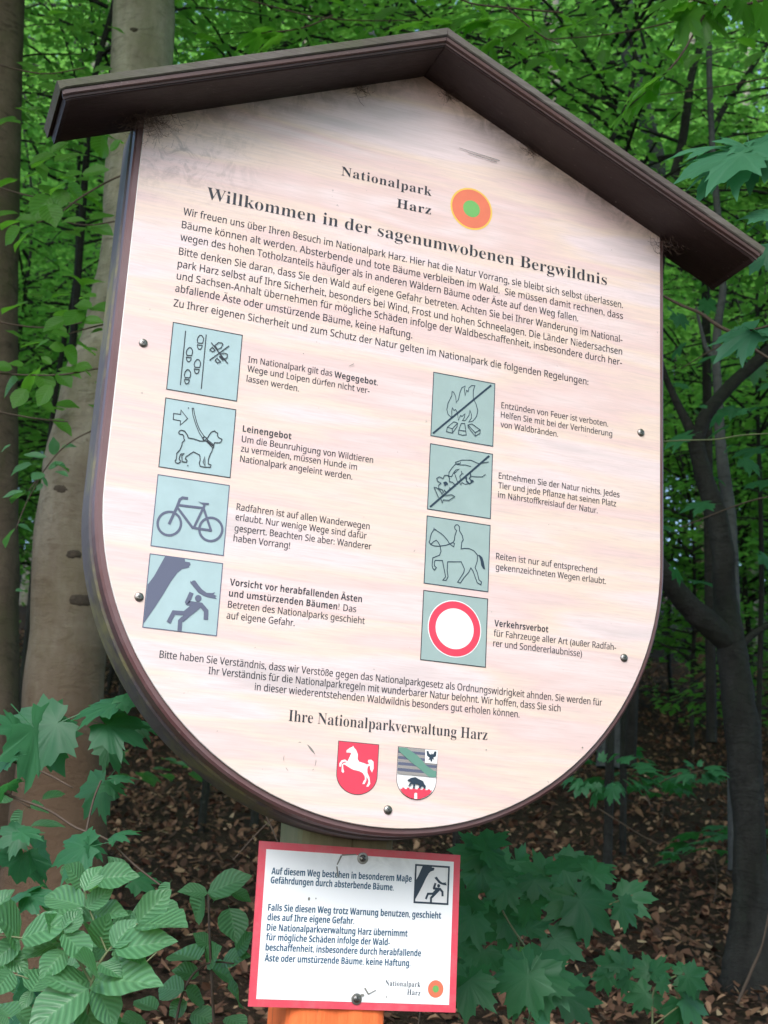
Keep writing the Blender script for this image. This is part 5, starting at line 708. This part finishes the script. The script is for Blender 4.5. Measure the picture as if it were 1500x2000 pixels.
# ------------------------------------------------------------------ near shoots, leaf by leaf
UP = Vector((0, 0, 1))
def px_leaf(parent, kind, s, base, tip, width=1.0, dz=0.0, cam_tilt=0.55, roll=None, i=None):
    b = spot(base[0], base[1], s); t = spot(tip[0], tip[1], s+dz)
    up = (UP*(1-cam_tilt)+(CAM-b).normalized()*cam_tilt).normalized()
    return put_leaf(parent, KIND[kind], b, t, up, width, random.uniform(-.25, .25) if roll is None else roll, i)
def shoot(name, label, cat, s, stems, leaves, origin, scale, kind='b', m=None, group=None, tilt=0.55, up2=0.0, wide=1.0):
    """stems: polylines; leaves: (base, tip, width[, ds]) in a magnified detail of the picture whose corner and scale are given"""
    cv = lambda q: (origin[0]+q[0]*scale, origin[1]+q[1]*scale)
    first = stems[0][0]; p0 = spot(*cv(first[:2]), s); t = root(name, tuple(p0), label, cat, group)
    for st in stems:
        ss = [s+(q[3] if len(q) > 3 else 0) for q in st]; line = [(*cv(q[:2]), q[2]) for q in st]; q, rr = trunk_line(line, ss)
        tube('stem', q, rr, m or M_stem, t, k=6, wob=.05, res=4)
    for lf in leaves:
        b, tp, wd = lf[0], lf[1], lf[2]; ds = lf[3] if len(lf) > 3 else 0
        px_leaf(t, kind, s+ds+random.uniform(-.03, .03), cv(b), cv(tp), wd*wide, dz=random.uniform(-.05, .07)*(1 if kind in 'bB' else .6)+up2, cam_tilt=tilt)
    return t
A = (0, 1300); a = .3733
shoot('beech_seedling', 'bright green beech shoot with ribbed leaves filling the lower left corner', 'shoot', 1.75,
      [[(440, 2300, 4), (450, 1950, 4), (480, 1660, 3), (560, 1500, 2.5), (720, 1350, 2)], [(480, 1660, 3), (330, 1450, 2.5), (110, 1425, 2), (-80, 1400, 1.5)], [(560, 1500, 2), (470, 1280, 2), (440, 1160, 1.5)], [(-60, 1700, 2.5), (60, 1620, 2), (150, 1640, 1.5)]],
      [((490, 1655), (805, 1612), .78), ((500, 1665), (610, 1890), 1.05), ((460, 1690), (145, 1885), .95), ((430, 1760), (520, 1960), 1.0), ((470, 1650), (225, 1640), .78), ((600, 1482), (918, 1432), .68), ((590, 1475), (700, 1320), 1.1), ((730, 1350), (972, 1345), .85), ((720, 1345), (890, 1170), .9), ((590, 1490), (750, 1530), 1.0), ((520, 1480), (560, 1310), .9),
       ((110, 1430), (360, 1325), .85), ((100, 1430), (10, 1280), 1.3), ((330, 1400), (480, 1530), 1.15), ((330, 1450), (60, 1510), .75), ((340, 1490), (210, 1630), .95), ((510, 1620), (440, 1500), .9), ((340, 1400), (420, 1270), 1.0), ((500, 1120), (705, 1080), .9), ((440, 1150), (350, 1040), 1.15), ((440, 1180), (530, 1040), .9), ((440, 1260), (225, 1190), .75), ((450, 1270), (590, 1160), .85), ((480, 1310), (640, 1270), .8),
       ((100, 1440), (-60, 1560), .9), ((60, 1600), (-40, 1720), .9), ((330, 1460), (250, 1300), .8), ((640, 1440), (760, 1560), .8), ((20, 1500), (150, 1600), .9), ((430, 1900), (250, 1960), .9), ((520, 1560), (640, 1620), .9)], A, a, 'b', M_stemg, tilt=.62, up2=-.02)
rf = random.Random(21); fill = []
for k in range(46):
    x, y = rf.uniform(-80, 900), rf.uniform(1130, 1950); a_ = rf.uniform(0, 6.283); Lp = rf.uniform(150, 250)
    if x > 560 and y > 1640: continue
    fill.append(((x, y), (x+Lp*math.cos(a_), y+Lp*.7*math.sin(a_)), rf.uniform(.8, 1.05), rf.uniform(0, .35)))
shoot('beech_underleaves', 'shaded layer of beech leaves lying behind the bright shoot in the lower left corner', 'shoot', 2.0, [[(300, 2200, 4), (320, 1900, 3), (260, 1600, 2.5), (200, 1300, 2)], [(320, 1900, 2.5), (600, 1700, 2), (820, 1500, 1.5)]], fill, A, a, 'b', M_stemg, tilt=.5)
fill = [((rf.uniform(40, 620), rf.uniform(860, 1600)), rf.uniform(0, 6.283), rf.uniform(120, 230)) for k in range(20)]
shoot('low_beech_seedling', 'darker beech seedling with rounded leaves low beside the left edge of the warning plate', 'shoot', 2.5,
      [[(1120, 1900, 3), (1100, 1500, 2.5), (1090, 1200, 2)], [(900, 2000, 3), (960, 1700, 2.5), (1080, 1560, 2), (1230, 1560, 1.5)]],
      [((1090, 1190), (1310, 1090), .85), ((1085, 1190), (940, 1165), .85), ((1070, 1200), (1005, 1340), 1.0), ((1200, 1270), (1240, 1430), 1.15), ((1200, 1180), (1320, 1220), .9), ((1120, 1230), (1180, 1160), .9),
       ((1040, 1540), (900, 1490), 1.2), ((1080, 1560), (1150, 1470), 1.2), ((1100, 1580), (1240, 1640), 1.1), ((1040, 1620), (900, 1580), 1.1), ((960, 1700), (820, 1680), 1.1), ((970, 1700), (1080, 1760), 1.1), ((980, 1760), (880, 1830), 1.1), ((1160, 1560), (1290, 1500), 1.0), ((1000, 1820), (1120, 1850), 1.1), ((820, 1800), (700, 1740), 1.0), ((1190, 1690), (1290, 1760), 1.0), ((760, 1860), (640, 1850), 1.0), ((1100, 1470), (1020, 1400), 1.0), ((1240, 1500), (1300, 1400), 1.0), ((1180, 1840), (1290, 1880), 1.0)], A, a, 'b', M_stem, tilt=.6)
shoot('maple_shoot', 'maple shoot with broad toothed leaves hanging over the beech trunk foot on the left', 'shoot', 2.1,
      [[(-80, 430, 2), (60, 500, 2.2), (230, 560, 2.2), (380, 640, 2)], [(-60, 620, 2.5), (50, 680, 2.6), (250, 755, 2.6), (400, 850, 2.5), (560, 910, 2.4), (700, 1040, 2.2), (860, 1165, 2)], [(530, 600, 2), (490, 700, 2), (455, 850, 2.2), (430, 990, 2.4), (430, 1200, 2.4)]],
      [((180, 330), (370, 575), 1.2), ((300, 300), (20, 440), 1.0), ((80, 330), (-30, 240), 1.1), ((560, 310), (790, 400), .9), ((600, 200), (335, 260), .6), ((640, 190), (800, 130), .5), ((560, 420), (640, 560), .7, .1), ((540, 620), (410, 810), .9, .15), ((560, 620), (670, 660), .7, .15),
       ((120, 990), (60, 1170), 1.3), ((180, 960), (300, 1040), 1.1), ((450, 950), (220, 1030), .8), ((470, 940), (580, 980), .9), ((100, 880), (-40, 950), 1.0), ((110, 870), (230, 900), .7), ((140, 1190), (-10, 1240), .8), ((150, 1210), (290, 1240), .7), ((600, 890), (720, 850), .45), ((600, 590), (740, 580), .35), ((60, 480), (-60, 530), .7), ((700, 300), (870, 350), .4, .1), ((40, 620), (-20, 690), .8),
       ((700, 1130), (870, 1110), .6, .1), ((130, 1680), (40, 1810), 1.0, .3), ((150, 1650), (250, 1780), 1.0, .3), ((100, 1830), (-20, 1900), 1.0, .3)], A, a, 'm', M_stem, tilt=.55)
shoot('rounded_leaf_sprig', 'sprig of small rounded leaves on a bare twig in front of the reddish trunk foot', 'shoot', 2.2,
      [[(-40, 660, 1.5), (60, 690, 1.5), (160, 745, 1.5)]], [((160, 745), (265, 740), .9), ((120, 760), (60, 870), 1.0), ((50, 690), (-40, 700), .9), ((160, 840), (340, 820), .5), ((220, 700), (350, 650), .5), ((430, 1020), (350, 1130), 1.1)], A, a, 'b', M_stem)
C = (860, 1300); c = .4267
shoot('maple_underleaves', 'dark maple leaves in the shade beneath the seedling right of the warning plate', 'shoot', 2.9, [[(330, 2000, 3), (340, 1500, 2.5), (380, 1100, 2)]], [((x, y), (x+l*math.cos(q), y+l*.75*math.sin(q)), 1.0) for (x, y), q, l in fill], C, c, 'm', M_stemg, tilt=.6)
shoot('maple_seedling', 'maple seedling with wide pointed leaves right of the warning plate', 'shoot', 2.55,
      [[(330, 1900, 4), (400, 1650, 3.5), (470, 1400, 3), (560, 1180, 2.6), (620, 1040, 2)], [(470, 1400, 2.6), (330, 1200, 2), (230, 1020, 2)], [(560, 1180, 2), (760, 1100, 1.8), (880, 1050, 1.5)]],
      [((190, 860), (30, 830), .9), ((200, 850), (320, 830), 1.0), ((215, 820), (210, 730), 1.3), ((190, 930), (120, 1080), 1.0), ((230, 950), (350, 1050), 1.1), ((480, 960), (350, 900), 1.0), ((660, 930), (680, 850), 1.6), ((560, 930), (540, 860), 1.4), ((620, 1060), (600, 1255), 1.15), ((640, 1070), (820, 1230), .95), ((700, 960), (790, 900), .9), ((840, 1060), (1010, 1055), .85), ((830, 1100), (920, 1210), .8),
       ((300, 1160), (420, 1230), 1.1), ((290, 1180), (180, 1270), 1.1), ((140, 1150), (60, 1280), 1.1), ((520, 1250), (670, 1350), 1.0), ((200, 1310), (180, 1440), 1.1), ((300, 1020), (260, 1130), 1.1), ((110, 1040), (30, 1160), 1.1), ((400, 1080), (470, 1180), 1.0), ((430, 980), (420, 1090), 1.2)], C, c, 'm', M_stemg, tilt=.72)
shoot('bright_maple_seedling', 'brighter low maple leaf pair at the bottom edge right of the orange post', 'shoot', 2.4,
      [[(430, 1900, 4), (440, 1700, 3), (420, 1500, 2.5)], [(60, 1800, 3), (120, 1600, 2), (130, 1450, 2)]],
      [((415, 1415), (500, 1640), 1.05), ((400, 1420), (290, 1620), .95), ((420, 1400), (690, 1450), .85), ((400, 1400), (220, 1420), .9), ((130, 1440), (110, 1640), 1.1), ((110, 1430), (10, 1560), 1.0), ((450, 1640), (560, 1700), .9), ((130, 1440), (190, 1580), 1.0)], C, c, 'm', M_stemg, tilt=.75)
shoot('far_maple_seedling', 'small maple seedling over brown leaves at the bottom, nearest the dark tree', 'shoot', 3.1,
      [[(960, 1900, 3), (970, 1650, 2.5), (980, 1480, 2), (1080, 1420, 2)], [(970, 1650, 2), (1090, 1560, 2)]],
      [((960, 1400), (860, 1330), .9), ((980, 1400), (1070, 1360), 1.0), ((1120, 1430), (1170, 1510), 1.1), ((1130, 1420), (1240, 1490), .9), ((1110, 1400), (1090, 1340), 1.1), ((940, 1500), (820, 1530), .9), ((960, 1510), (950, 1600), 1.2), ((1100, 1540), (1150, 1680), 1.2), ((1120, 1530), (1250, 1590), 1.0), ((860, 1440), (780, 1470), .9), ((800, 1370), (690, 1330), 1.0), ((1010, 1450), (1060, 1500), 1.0), ((850, 1380), (780, 1300), 1.0), ((760, 1420), (700, 1500), .9)], C, c, 'm', M_stemg, tilt=.7)
shoot('spreading_maple_seedling', 'flat spreading maple seedling on the litter below the curve of the board', 'shoot', 4.6,
      [[(960, 640, 1.4), (930, 560, 1.2), (900, 480, 1)], [(940, 580, 1.2), (1060, 510, 1), (1200, 480, 1)]],
      [((880-120+int(170*math.cos(q*2.4))*1.0, 490+int(60*math.sin(q*2.4))), (880-120+260*math.cos(q*2.4)+20, 495+110*math.sin(q*2.4)), .75) for q in range(17)]
      + [((1180+60*math.cos(q*2.4), 480+25*math.sin(q*2.4)), (1180+150*math.cos(q*2.4), 482+60*math.sin(q*2.4)), .75) for q in range(9)] + [((720, 580), (700, 650), 1.0), ((790, 560), (760, 640), 1.0), ((650, 540), (610, 600), 1.0)], C, c, 'm', M_stem, tilt=.35)
r2 = random.Random(5)
def mini(name, label, s, origin, n, spread, L, kind, seed, cat='seedling'):
    r = random.Random(seed); p = spot(*origin, s); gz_ = ground_z(p.x, p.y); p.z = min(max(p.z, gz_+.08), gz_+.24); t = root(name, (p.x, p.y, gz_), label, cat)
    tube('stem', [(p.x, p.y, gz_-.02), (p.x+.02, p.y, (gz_+p.z)/2), tuple(p)], [.003, .002, .0015], M_stem, t, k=5)
    for i in range(n):
        a = i*2.4+r.random(); q = spread*math.sqrt((i+.5)/n); b = Vector((p.x+q*math.cos(a), p.y+q*math.sin(a), p.z+r.uniform(-.06, .06)))
        put_leaf(t, KIND[kind], b, b+Vector((math.cos(a), math.sin(a), r.uniform(-.35, .15)))*L*r.uniform(.7, 1.2), (UP+Vector((0, 0, 0))).normalized(), 1.0, r.uniform(-.35, .35))
for k, (x, y, s, n, sp, L, kd, lab) in enumerate(((1130, 1340, 9, 22, .45, .12, 'm', 'low green seedling farthest up the litter slope right of the board'), (1290, 1390, 8.2, 18, .4, .12, 'm', 'low green seedling on the litter left of the dark trunk'), (1480, 1370, 7.0, 22, .4, .12, 'm', 'green seedling just right of the dark trunk foot'), (1390, 1470, 6.6, 12, .3, .10, 'm', 'sparse seedling close against the left side of the dark trunk'),
        (240, 1290, 7.5, 30, .6, .12, 'b', 'dark green seedling behind the left edge of the board near the beech foot'), (30, 1350, 7.5, 30, .5, .12, 'b', 'green seedling in the gap between the two left trunks'), (60, 1180, 8.5, 30, .6, .12, 'b', 'higher green sapling top in the gap between the two left trunks'), (820, 1720, 4.5, 16, .3, .1, 'b', 'seedling hidden partly behind the warning plate'), (330, 1660, 3.6, 14, .22, .09, 'm', 'dark maple seedling on the litter between the left shoot and the plate'))):
    mini('seedling', lab, s, (x, y), n, sp, L, kd, 70+k)
# maple twigs near the upper right
G = (750, 0)
def M_(cx, cy, tx, ty, wd=1.0, ds=0): return ((cx, cy), (tx, ty), wd, ds)
shoot('maple_branch', 'pale bluish maple leaves reaching in from the right edge above the roof end', 'branch', 2.35,
      [[(1600, 560, 3), (1540, 600, 2.5), (1440, 600, 2)], [(1600, 900, 3), (1540, 860, 2.5), (1440, 850, 2)], [(1640, 1200, 3, .3), (1540, 1260, 2.5, .3), (1430, 1290, 2, .3)]],
      [M_(1400, 600, 1105, 660, .95), M_(1410, 590, 1170, 760, .9), M_(1430, 600, 1440, 745, .9), M_(1440, 590, 1620, 700, .8), M_(1420, 580, 1300, 520, .8), M_(1450, 580, 1540, 480, .9), M_(1330, 570, 1090, 590, .4), M_(1500, 850, 1400, 900, 1.0), M_(1500, 840, 1420, 800, .9), M_(1500, 870, 1560, 960, .9), M_(1440, 1290, 1270, 1400, .6, .3), M_(1450, 1290, 1560, 1340, .6, .3), M_(1400, 1300, 1440, 1400, .7, .3), M_(1500, 980, 1420, 1060, .8, .2)], G, .5, 'P', M_stem, tilt=.42, wide=1.15)
shoot('overhanging_maple_branch', 'bright green maple leaves hanging in from the top right corner', 'branch', 2.9,
      [[(1600, -40, 3), (1400, 20, 3), (1240, 10, 2.5), (1160, -30, 2)], [(1250, 60, 2.5), (1150, 230, 2), (1030, 350, 2), (940, 430, 1.5)]],
      [M_(1190, 60, 1150, 195, .9), M_(1180, 40, 1080, 30, 1.2), M_(1230, 40, 1260, 170, .9), M_(1290, 20, 1320, 110, 1.1), M_(1400, 10, 1440, 130, 1.1), M_(1480, 30, 1520, 160, 1.0), M_(1120, 0, 1020, 40, 1.0), M_(1060, 300, 930, 370, .8), M_(1040, 340, 870, 470, .7), M_(1080, 290, 1050, 390, .9), M_(960, 420, 880, 500, .9), M_(1340, -10, 1280, 60, .9), M_(1260, 0, 1200, -60, 1.0)], G, .5, 'M', M_stem, tilt=.25)
shoot('ridge_maple_branch', 'light green maple leaves just above the roof ridge', 'branch', 3.3,
      [[(200, -60, 2), (330, 10, 2), (480, 30, 2), (700, 50, 2)], [(480, 30, 2), (600, 130, 1.5), (680, 170, 1.5)]],
      [M_(400, 70, 360, 10, 1.2), M_(420, 80, 560, 60, .8), M_(380, 80, 240, 120, .8), M_(330, 60, 160, 110, .6), M_(540, 120, 450, 190, .8), M_(600, 130, 660, 200, .8), M_(520, 90, 620, 110, .8), M_(240, 80, 130, 60, .8), M_(120, 90, -10, 110, .6), M_(430, 160, 350, 210, .8), M_(500, 180, 560, 240, .8), M_(700, 60, 780, 90, .8)], G, .5, 'M', M_stem, tilt=.25)
shoot('left_maple_sprig', 'light green maple leaves above the left roof slope', 'branch', 3.8,
      [[(1300, 60, 1.5), (1180, 110, 1.5), (1020, 130, 1.5)]], [M_(1030, 130, 900, 180, .7), M_(1040, 140, 1100, 110, .9), M_(1080, 150, 980, 210, .8), M_(980, 120, 930, 80, .8), M_(1180, 110, 1240, 180, .7)], (0, 0), .5, 'M', M_stem, tilt=.2)
# beech branches left of the board
H = (0, 0)
shoot('beech_branch', 'beech branch with bright leaves touching the left edge of the board under the roof', 'branch', 3.6,
      [[(640, 840, 2), (540, 880, 2), (400, 960, 2), (290, 1040, 1.5), (180, 1090, 1.2)], [(560, 1080, 1.5), (430, 1100, 1.2), (300, 1080, 1)], [(500, 640, 1.2), (560, 600, 1.5), (640, 560, 1.5)], [(700, 1780, 2.2), (470, 1800, 2), (300, 1830, 1.8), (100, 1830, 1.5), (-40, 1820, 1.5)], [(640, 1560, 1.5), (480, 1590, 1.5), (300, 1640, 1.2)]],
      [M_(500, 660, 480, 780, 1.1), M_(510, 660, 600, 690, 1.0), M_(540, 740, 590, 680, 1.0), M_(400, 850, 280, 860, .6), M_(400, 850, 530, 820, .7), M_(330, 900, 420, 990, 1.1), M_(330, 890, 230, 930, .8), M_(300, 920, 300, 1010, 1.0), M_(250, 960, 160, 1060, .9), M_(230, 1000, 270, 1090, .9), M_(420, 1080, 300, 1070, .5), M_(440, 1070, 560, 1040, .6), M_(450, 1100, 550, 1140, .7), M_(400, 1110, 380, 1130, .8), M_(180, 1080, 80, 1060, .8), M_(120, 1080, 0, 1090, .8), M_(100, 1110, 10, 1190, .9), M_(150, 1130, 50, 1210, .7),
       M_(450, 1500, 360, 1480, .9), M_(450, 1500, 530, 1500, .9), M_(470, 1450, 380, 1440, .7), M_(400, 1520, 320, 1580, .8), M_(330, 1560, 210, 1600, .7), M_(400, 1570, 500, 1560, .7), M_(320, 1700, 240, 1690, 1.3), M_(310, 1700, 390, 1770, 1.2), M_(340, 1640, 250, 1620, .8), M_(240, 1660, 160, 1700, .9), M_(380, 1680, 470, 1730, .9), M_(440, 1630, 500, 1600, .9), M_(190, 1800, 120, 1900, 1.1), M_(200, 1820, 240, 1920, 1.0), M_(90, 1850, 0, 1930, 1.0), M_(60, 1800, -40, 1780, 1.0), M_(280, 1820, 350, 1890, .9), M_(330, 1800, 450, 1790, .8), M_(250, 1780, 200, 1740, .9), M_(110, 1790, 40, 1760, .9), M_(250, 1880, 180, 1980, .9), M_(130, 1900, 60, 1990, .9)], H, .4, 'B', M_stem, tilt=.5, wide=1.2)
rf = random.Random(31); fill = []
for k in range(75):
    x, y = rf.choice((rf.uniform(120, 560), rf.uniform(60, 420))), rf.uniform(60, 2100); a_ = rf.uniform(-.5, .9)+(math.pi if rf.random() < .5 else 0); Lp = rf.uniform(80, 140)
    if 1050 < y < 1500 and rf.random() < .4: continue
    fill.append(((x, y), (x+Lp*math.cos(a_), y+Lp*.6*math.sin(a_)+12), rf.uniform(.75, 1.0), rf.uniform(0, .7)))
shoot('hanging_beech_branch', 'layered green beech leaves filling the gap between the two left trunks', 'branch', 3.9, [[(-60, 300, 2), (200, 360, 1.5), (420, 330, 1.2)], [(-60, 900, 2), (160, 960, 1.5), (400, 1000, 1.2)], [(-60, 1560, 2), (200, 1600, 1.5), (480, 1560, 1.2)], [(-60, 2000, 2), (150, 2040, 1.5), (330, 2060, 1.2)]], fill, H, .4, 'B', M_stem, tilt=.4)
fill = [((x, y), (x+l*math.cos(q), y+.45*l*math.sin(q)+14), rf.uniform(.8, 1.0), rf.uniform(0, 1.2)) for x, y, l, q in ((rf.uniform(320, 1560), rf.uniform(-40, 130)+max(0, rf.uniform(-.3, 1))*60, rf.uniform(34, 62), rf.uniform(0, 6.28)) for k in range(90))]
shoot('overhead_beech_branch', 'thin layers of light beech leaves above the roof along the top of the view', 'branch', 4.6, [[(300, -60, 2), (600, 30, 1.5), (820, 40, 1)], [(1560, -30, 2.4), (1240, 60, 1.6), (980, 80, 1)], [(1560, 140, 2), (1400, 170, 1.2), (1250, 190, 1)]], fill, (0, 0), 1.0, 'B', M_stem, tilt=.3)
fill = [((x, y), (x+l*math.cos(q), y+.5*l*math.sin(q)+10), rf.uniform(.9, 1.0), rf.uniform(0, 1.5)) for x, y, l, q in ((rf.uniform(1290, 1540), rf.uniform(560, 1150), rf.uniform(34, 60), rf.uniform(0, 6.28)) for k in range(34))]
shoot('shaded_maple_branch', 'small dark maple leaves hanging around the forked trunk right of the board', 'branch', 4.6, [[(1560, 640, 2), (1440, 660, 1.5), (1330, 720, 1)], [(1560, 960, 2), (1460, 980, 1.5), (1330, 1030, 1)]], fill, (0, 0), 1.0, 'm', M_stem, tilt=.3)
J = (0, 700)
shoot('drooping_beech_sprig', 'drooping sprig of small beech leaves in front of the smooth beech trunk', 'branch', 3.7,
      [[(520, 400, 1.5), (420, 450, 1.4), (330, 520, 1.3), (250, 620, 1.2), (160, 740, 1.0)], [(250, 620, 1), (150, 800, 1), (90, 950, 1)]],
      [M_(300, 540, 300, 440, .9), M_(340, 500, 420, 480, .6), M_(260, 550, 130, 530, .5), M_(180, 590, 40, 640, .5), M_(300, 590, 400, 610, .5), M_(270, 620, 340, 570, .6), M_(240, 640, 180, 670, .8), M_(240, 700, 200, 740, .8), M_(130, 740, 10, 770, .6), M_(140, 750, 60, 800, .7), M_(170, 740, 150, 800, .8), M_(100, 930, 190, 960, .5), M_(80, 950, 20, 1050, .7), M_(230, 660, 270, 720, .7), M_(310, 630, 380, 650, .5), M_(60, 480, 0, 520, .6), M_(90, 1300, 150, 1290, .5)], J, .35, 'b', M_stem, tilt=.5)
# twigs lying and standing on the floor
for k, (pts, s, lab) in enumerate((([(430, 1500, 1.6), (500, 1560, 1.6), (545, 1650, 1.4)], 3.2, 'bare dark twig standing on the litter left of the post'), ([(455, 1680, 1), (520, 1610, 1.2), (560, 1590, 1)], 3.4, 'forked bare twig crossing behind the corner of the warning plate'), ([(1170, 1580, 1.2), (1250, 1630, 1.2), (1290, 1650, 1)], 5.0, 'thin twig lying on the litter below the spreading seedling'), ([(1440, 1960, 3), (1470, 1890, 3), (1490, 1840, 2), (1510, 1740, 2)], 4.4, 'crooked grey stick leaning at the foot of the dark tree'))):
    tree('dead_twig', lab, 'twig', [('stem', pts, s, M_stem, .05)])
